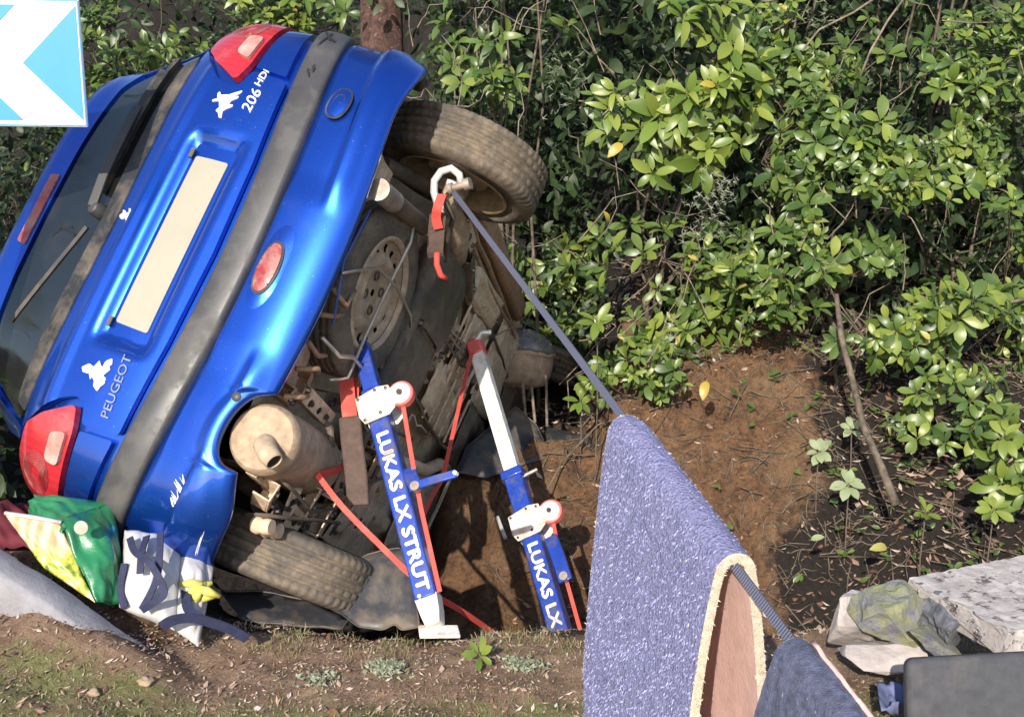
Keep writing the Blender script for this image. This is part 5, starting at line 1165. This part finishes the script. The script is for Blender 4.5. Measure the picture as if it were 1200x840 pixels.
shrub('laurel_shrub', 'low bush with a few large bright leaves at the right edge beside the slab', (1185, 540), 4.7, (50, 60), 14, .11, ['laurel', 'laurel_b'], .7, shade=60)
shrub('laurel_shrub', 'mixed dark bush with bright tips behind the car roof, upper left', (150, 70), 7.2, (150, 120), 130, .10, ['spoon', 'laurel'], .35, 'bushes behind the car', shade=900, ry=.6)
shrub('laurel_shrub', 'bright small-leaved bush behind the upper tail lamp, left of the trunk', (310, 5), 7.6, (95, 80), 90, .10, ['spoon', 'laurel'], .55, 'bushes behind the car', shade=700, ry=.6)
shrub('laurel_shrub', 'nearly black bush left of the car roof, shade put into its leaf colour', (10, 300), 6.6, (150, 190), 16, .10, ['spoon', 'laurel'], .0, 'bushes behind the car', shade=900, ry=.6)
for lb, c_, d_, r_ in (('hedge top added for its shade above the upper tyre, only its lowest leaves in view', (600, -130), 5.9, (170, 110)), ('hedge top added for its shade above the bright laurel, only its lowest leaves in view', (860, -140), 5.5, (170, 110)), ('hedge top added for its shade above the upper right corner, only its lowest leaves in view', (1110, -140), 5.5, (170, 110))):
    shrub('laurel_shrub', lb, c_, d_, r_, 60, .11, ['laurel', 'spoon'], .4, shade=700, single=40, base=(at(*c_, d_).x, 6.1))  # extra hedge above the frame, added to shade what lies behind the front leaves
shrub('laurel_shrub', 'unseen tall bush left of the road sign, added to shade the ground behind the car', (-330, 260), 4.6, (170, 420), 150, .13, ['laurel', 'spoon'], .1, 'bushes behind the car', shade=1800, single=0, ry=.8)  # out-of-view bush added for the shade it casts
# young plants on the bank
def plantlet(label, px, py, d, n, L, kind='spoon', fresh=1, grp='young plants on the bank', pale=False, up=.8):
    p = at(px, py, d); z = gz(p.x, p.y); root = Vector((p.x, p.y, z)); t = thing('young_plant', label, 'plant', root, grp)
    tip = Vector((p.x, p.y, max(p.z, z + .03))); mb = MB().tube([root, root.lerp(tip, .5) + V(rnd(.01), 0, 0), tip], .003, 5); mb.build('stem', M['twig'], t)
    for m4 in rosette(tip, Vector((rnd(.3), -.7, up)), n, L):
        me = LM[kind, 'leaf_fresh' if fresh else 'leaf_green'] if not pale else PALE
        o = bpy.data.objects.new('leaf', me); COL.objects.link(o); o.parent = t; m4.translation -= root; o.matrix_local = m4
    return t
PALE = leaf_mesh('leaf', 'leaf_pale', 1, .60, .15, .5, .55)
plantlet('pale felted leaf rosette by the foot of the bare stem', 995, 566, 4.75, 9, .065, pale=True)
plantlet('pale felted rosette, smaller one up the bank left of the bare stem', 960, 528, 4.95, 8, .06, pale=True)
plantlet('pale drooping leaf rosette under the glossy shrub', 998, 502, 5.0, 7, .06, pale=True)
plantlet('bright seedling with paired leaves in the dark litter', 1085, 600, 4.6, 7, .06)
plantlet('bright seedling at the right edge above the concrete slab', 1165, 595, 4.5, 9, .07)
plantlet('single bright green sprig on the verge beside the strut foot', 562, 766, 3.15, 6, .045)
plantlet('small leafy sprout under the blue strap at the top of the clay', 680, 468, 5.2, 8, .075, 'laurel')
plantlet('yellow-green sprout at the foot of the laurel, centre', 700, 375, 5.0, 7, .09, 'laurel')
# conifer trunk behind the car
tb = at(449, 120, 6.9); tx_, ty_ = tb.x, tb.y; zb = gz(tx_, ty_)
t_ = thing('pine_tree', 'reddish pine trunk flecked with lichen, behind the upper bumper corner', 'tree', (tx_, ty_, zb))
MB().grid(lambda u, v: Vector((tx_ + .128 * (1.08 - .25 * v) * math.cos(6.2832 * u) * (1 + .07 * noise.noise(Vector((math.cos(6.28 * u) * 2.2, math.sin(6.28 * u) * 2.2, v * 6)))), ty_ + .128 * (1.08 - .25 * v) * math.sin(6.2832 * u) * (1 + .07 * noise.noise(Vector((math.cos(6.28 * u) * 5, math.sin(6.28 * u) * 5, v * 22)))), zb - .2 + v * 6.4)), 40, 160).build('trunk', M['red_bark'], t_, smooth=True)
cr = Mass(); br = MB()
for i in range(60):
    z = zb + random.uniform(4.2, 8.0); a = random.uniform(0, 6.28); l = random.uniform(.7, 1.9) * (1.2 - (z - zb - 4.2) / 5.5); e_ = Vector((tx_ + math.cos(a) * l, ty_ + math.sin(a) * l, z + .25)); b = Vector((tx_, ty_, z - .1)); br.tube([b, b.lerp(e_, .5) + V(0, 0, -.05), e_], [.025, .015, .006], 5, False)
    for j in range(16):
        p = b.lerp(e_, random.uniform(.35, 1.)) + Vector((rnd(.16), rnd(.16), rnd(.12)))
        for q in range(5): cr.add(LM['laurel', 'leaf_shade'], leaf_matrix(p, Vector((rnd(1), rnd(1), rnd(.6) + .3)), Vector((rnd(1), rnd(1), rnd(1))), random.uniform(.10, .22)) @ Matrix.Diagonal((.22, 1, 1, 1)))
MB().tube([(tx_, ty_, zb + 6.0), (tx_ + .05, ty_, zb + 8.4)], [.13, .03], 14).build('trunk_top', M['red_bark'], t_, smooth=True)
br.build('branches', M['twig'], t_, smooth=True); cr.build('crown', 'needle', t_, kind='stuff')
# undergrowth over the whole wooded slope: leaves, needles and bare twigs that read as one mass
ms = Mass(); nd = Mass()
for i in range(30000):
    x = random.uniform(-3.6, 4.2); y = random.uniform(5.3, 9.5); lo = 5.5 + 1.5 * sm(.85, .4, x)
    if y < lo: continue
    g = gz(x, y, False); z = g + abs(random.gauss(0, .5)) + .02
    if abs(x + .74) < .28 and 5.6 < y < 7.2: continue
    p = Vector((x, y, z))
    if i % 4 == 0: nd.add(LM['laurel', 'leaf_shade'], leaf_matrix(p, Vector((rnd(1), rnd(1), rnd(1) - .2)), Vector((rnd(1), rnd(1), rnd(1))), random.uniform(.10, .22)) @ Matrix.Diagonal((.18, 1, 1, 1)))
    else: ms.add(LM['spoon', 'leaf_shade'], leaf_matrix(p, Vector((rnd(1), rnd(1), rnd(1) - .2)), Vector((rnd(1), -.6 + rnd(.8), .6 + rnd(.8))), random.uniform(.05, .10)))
ms.build('undergrowth', 'leaf_shade', label='dark leafy undergrowth covering the wooded slope', cat='undergrowth', kind='stuff'); nd.build('dead_needles', 'needle', label='fine needles and ferny stalks through the undergrowth', cat='undergrowth', kind='stuff')  # undergrowth leaves take the palette with shade put into its colour
tw = MB()
for i in range(170):
    px, py = random.uniform(470, 1210), random.uniform(-10, 470) ; d = random.uniform(5.0, 6.1); a = at(px, py, d)
    if a.z < gz(a.x, a.y) + .02: a.z = gz(a.x, a.y) + .02
    an = random.gauss(1.4, .8); l = random.uniform(.12, .5); dv = Vector((math.cos(an), rnd(.35), math.sin(an))) * l; q = dv.orthogonal().normalized() * rnd(.06)
    tw.tube([a - dv / 2, a - dv * .2 + q * .7, a + q + Vector((rnd(.02), 0, rnd(.02))), a + dv * .25 + q * rnd(1), a + dv / 2 + Vector((rnd(.05), 0, rnd(.05)))], [.0035, .0032, .0028, .0022, .0014], 4, False)
tw.build('dead_twigs', M['pale_twig'], label='bare pale twigs tangled through the shrubs', cat='twigs', kind='stuff', smooth=True)
li = MB()
for cxp, cyp, dd, n_ in ((660, 95, 5.6, 34), (835, 215, 5.1, 70), (830, 260, 5.15, 40), (800, 400, 5.3, 24), (950, 20, 5.4, 16)):
    for i in range(n_):
        p = at(cxp + random.gauss(0, 15), cyp + random.gauss(0, 20), dd + rnd(.06))
        for j in range(7):
            d = Vector((rnd(1), rnd(1), rnd(1))).normalized() * random.uniform(.012, .035); s_ = d.orthogonal().normalized() * .0018; li.add([p - s_, p + s_, p + d], [(0, 1, 2)])
li.build('twig_lichen', M['lichen'], label='grey-green lichen tufts on the bare twigs', cat='lichen', kind='stuff', smooth=False, fix=False)
# the bare brown stem standing on the bank, thin canes at the front wheel, and arching twigs
def stick(name, pts, r_, mat, label, grp=None, cat='stick'):
    P = [at(*p) for p in pts]; MB().tube(P, r_, 7).build(name, M[mat], label=label, cat=cat, group=grp, smooth=True)
stick('bare_stem', [(980, 345, 4.95), (986, 395, 4.9), (1000, 450, 4.82), (1012, 500, 4.75), (1034, 550, 4.65), (1050, 592, 4.6)], [.010, .013, .013, .014, .016, .018], 'twig', 'bare brown stem leaning on the bank under the rosettes')
G2 = 'pale canes and twigs'
stick('cane', [(612, 445, 5.55), (616, 490, 5.5)], .008, 'pale_twig', 'pale cane under the front wheel, left one of the three', G2)
stick('cane', [(622, 445, 5.6), (627, 495, 5.52)], .007, 'pale_twig', 'pale cane under the front wheel, middle of the three', G2)
stick('cane', [(640, 440, 5.6), (641, 500, 5.55)], .007, 'pale_twig', 'pale cane under the front wheel, right one of the three', G2)
stick('arching_twig', [(1205, 350, 5.0), (1165, 358, 4.95), (1130, 378, 4.92), (1108, 405, 4.95), (1098, 440, 5.0)], [.008, .007, .006, .005, .004], 'pale_twig', 'pale twig arching from the right edge over the dark litter', G2)
stick('arching_twig', [(1062, -5, 5.0), (1040, 25, 5.0), (1020, 60, 5.02), (1008, 90, 5.05)], .005, 'pale_twig', 'long pale grass stalk at the top edge, right of two', G2)
stick('arching_twig', [(1030, -5, 5.05), (1000, 15, 5.05), (960, 35, 5.1), (940, 60, 5.1)], .005, 'pale_twig', 'long pale grass stalk at the top edge, left of two', G2)
stick('root', [(738, 486, 5.3), (700, 498, 5.3), (660, 540, 5.15), (640, 575, 5.0)], [.006, .005, .004, .003], 'twig', 'thin dark root hanging down the clay face', None, 'root')
stick('sapling', [(340, -8, 7.4), (340, 32, 7.4)], .012, 'pale_twig', 'thin pale sapling stem above the upper tail lamp', None, 'sapling')
# loose leaves that stand out
def loose(px, py, d, L, mat, label, ground=True, grp='fallen leaves that stand out'):
    p = at(px, py, d)
    if ground: p.z = gz(p.x, p.y) + .012
    me = leaf_mesh('leaf', mat, 1, .5, .3, .6, .5); v = [leaf_matrix(p, Vector((rnd(1), -.3, rnd(.6))), Vector((rnd(.4), -.8, .8)), L)]
    o = bpy.data.objects.new('fallen_leaf', me); COL.objects.link(o); o.matrix_world = v[0]; me.materials[0] = M[mat]; tag(o, label, 'leaf', grp)
loose(730, 168, 5.0, .085, 'leaf_yellow', 'yellow leaf hanging among the twigs right of the tyre', False)
loose(1040, 641, 4.45, .07, 'leaf_yellow', 'yellow leaf lying in the dark litter left of the slab', False)
loose(828, 446, 5.12, .085, 'leaf_yellow', 'large withered yellowish leaf hanging at the top of the clay', False)
loose(712, 262, 5.1, .06, 'leaf_yellow', 'small yellow leaf low in the laurel behind the strap', False)
loose(385, 798, 2.92, .05, 'leaf_dead', 'brown dead leaf on the verge below the plastic liner')
loose(950, 632, 4.5, .05, 'leaf_pale', 'small pale leaf on the clay right of the carpet', False)
# ------------------------------------------------------------------ verge: grass, litter, stones, tufts
gr = MB(); lt = MB()
def blade(p, h, w):
    a = random.uniform(0, 6.28); s_ = Vector((math.cos(a) * w, math.sin(a) * w, 0)); b = Vector((rnd(.6), rnd(.6), 1)).normalized() * h
    gr.add([p - s_, p + s_, p + b * .6 + s_ * .6, p + b * .6 - s_ * .6, p + b + Vector((rnd(.4), rnd(.4), -.25)) * h], [(0, 1, 2, 3), (3, 2, 4)])
for i in range(15000):
    x = random.uniform(-1.6, 1.5); y = random.uniform(2.25, 3.12); pr = .25 + .75 * sm(2.86, 2.66, y) + .25 * noise.noise(Vector((x * 4, y * 4, 0))) - .6 * sm(-.55, -.8, x) * sm(2.66, 2.8, y)
    if random.random() > pr: continue
    blade(Vector((x, y, gz(x, y) - .003)), random.uniform(.008, .030), random.uniform(.0008, .0018))
for i in range(1800):
    x = random.uniform(-.85, .35); y = random.uniform(2.98, 3.18)
    if noise.noise(Vector((x * 7, y * 7, 5))) < -.05: continue
    blade(Vector((x, y, gz(x, y) - .004)), random.uniform(.015, .05), .0012)
gr.build('verge_grass', M['grass_blade'], label='short dry grass on the roadside verge', cat='grass', kind='stuff', smooth=False, fix=False)
def chip(x, y, s_, up=.004):
    p = Vector((x, y, gz(x, y) + up)); a = random.uniform(0, 6.28); l = s_ * random.uniform(.5, 1.3); w = l * random.uniform(.18, .6); e = Vector((math.cos(a), math.sin(a), rnd(.5))); f = Vector((-math.sin(a), math.cos(a), rnd(.5)))
    lt.add([p - e * l, p + f * w, p + e * l + Vector((0, 0, s_ * .3)), p - f * w], [(0, 1, 2), (0, 2, 3)])
for i in range(26000):
    x = random.uniform(-1.6, 1.6); y = random.uniform(2.25, 3.2); chip(x, y, random.uniform(.002, .006) if random.random() < .8 else random.uniform(.006, .012))
for i in range(9000):
    x = random.uniform(.0, 2.4); y = random.uniform(3.9, 6.2)
    cl = sm(1.6, 1.2, x) * sm(4.2, 4.6, y) * sm(5.6, 5.3, y)
    if random.random() < cl * .8: continue
    chip(x, y, random.uniform(.006, .028), .008)
lt.build('leaf_litter', M['litter'], label='brown leaf litter and wood chips on verge and bank', cat='litter', kind='stuff', smooth=False, fix=False)
tw = MB()
for i in range(1100):
    x = random.uniform(.2, 2.3); y = random.uniform(4.0, 5.7); p = Vector((x, y, gz(x, y) + .012)); a = random.uniform(0, 6.28); l = random.uniform(.03, .16); d = Vector((math.cos(a), math.sin(a) * .6, math.sin(a) * .45 + rnd(.2))) * l
    if random.random() < sm(1.4, 1., x) * .72: continue
    tw.tube([p - d, p + Vector((rnd(.015), 0, rnd(.015))), p + d], random.uniform(.0015, .0035), 4, False)
tw.build('bank_twigs', M['twig'], label='fallen twigs over the clay bank', cat='twigs', kind='stuff', smooth=True)
def pebble(px, py, d, r_, label, seed, mat='stone', grp='stones on the verge'):
    p = at(px, py, d); z = gz(p.x, p.y); MB().blob((p.x, p.y, z + r_ * .3), (r_, r_ * .8, r_ * .6), seed, .35, 3).build('stone', M[mat], label=label, cat='stone', group=grp, smooth=True)
pebble(168, 762, 2.95, .020, 'tan stone on the soil mound', 1); pebble(108, 792, 2.88, .016, 'tan flat stone on the lower left verge', 2)
pebble(812, 745, 3.2, .022, 'reddish stone behind the lilac carpet', 3); pebble(930, 700, 3.5, .03, 'reddish stone between the two carpets', 4)
pebble(300, 788, 2.95, .011, 'small pale stone left of the dead leaf', 6, 'pale_concrete')
for i, (px, py, d, n_, lb) in enumerate(((455, 757, 3.12, 90, 'pale lichen tuft beside the strut foot'), (372, 766, 3.05, 34, 'small pale lichen tuft below the liner'), (612, 748, 3.15, 70, 'pale lichen tuft left of the carpet'))):
    p = at(px, py, d); z = gz(p.x, p.y); mb = MB()
    for j in range(n_ * 3):
        q = Vector((p.x + random.gauss(0, .026), p.y + random.gauss(0, .018), z + random.uniform(0, .02))); dv = Vector((rnd(1), rnd(1), rnd(1) + .4)).normalized() * .016; s_ = dv.orthogonal().normalized() * .004; mb.add([q - s_, q + s_, q + dv], [(0, 1, 2)])
    mb.build('lichen_tuft', M['lichen'], label=lb, cat='lichen', group='lichen tufts on the verge', kind='stuff', smooth=False, fix=False)
sd = Mass()
for i in range(620):
    x = random.uniform(.55, 2.6); y = random.uniform(4.2, 6.0)
    if random.random() < sm(1.45, 1.15, x) * sm(5.45, 5.2, y) * .93: continue
    p = Vector((x, y, gz(x, y) + random.uniform(.01, .09)))
    for q in range(random.randint(1, 4)): sd.add(LM['spoon', 'leaf_shade' if q % 2 else 'leaf_mass'], leaf_matrix(p, Vector((rnd(1), rnd(1), rnd(.5))), Vector((rnd(.6), -.7, .7)), random.uniform(.015, .05)))
sd.build('ground_cover', 'leaf_mass', label='small-leaved ground cover in the litter on the bank', cat='ground cover', kind='stuff')
rt = MB()
for i in range(420):
    x = random.uniform(-.1, 1.55); y = random.uniform(4.3, 5.6); p = Vector((x, y, gz(x, y) + .004)); pts = [p]; a = random.uniform(0, 6.28)
    for q in range(5): a += rnd(.7); x += math.cos(a) * .03; y += math.sin(a) * .022; pts.append(Vector((x, y, gz(x, y) + random.uniform(-.004, .012))))
    rt.tube(pts, [.003, .0028, .0025, .002, .0015, .001], 4, False)
rt.build('clay_roots', M['twig'], label='thin dark roots hanging out of the clay face', cat='roots', kind='stuff', smooth=True)
# clods on the clay face and cut edge, nobody could count them
cl = MB()
for i in range(1500):
    x = random.uniform(-.7, 1.7); y = random.uniform(3.1, 5.7)
    if x < .3 and 3.6 < y: continue
    r_ = random.uniform(.004, .013) * (1 if random.random() < .93 else 1.9); cl.blob((x, y, gz(x, y)), (r_ * random.uniform(.6, 1.2), r_ * random.uniform(.6, 1.2), r_ * .7), i, 1.1, 1, 2.4)
co = cl.build('clay_clods', M['clod'] if 'clod' in M else plain('clay_clod', (.22, .10, .045), .95, 0, .45, 6, .6), label='loose clay clods on the bank', cat='soil', kind='stuff', smooth=False, fix=False)
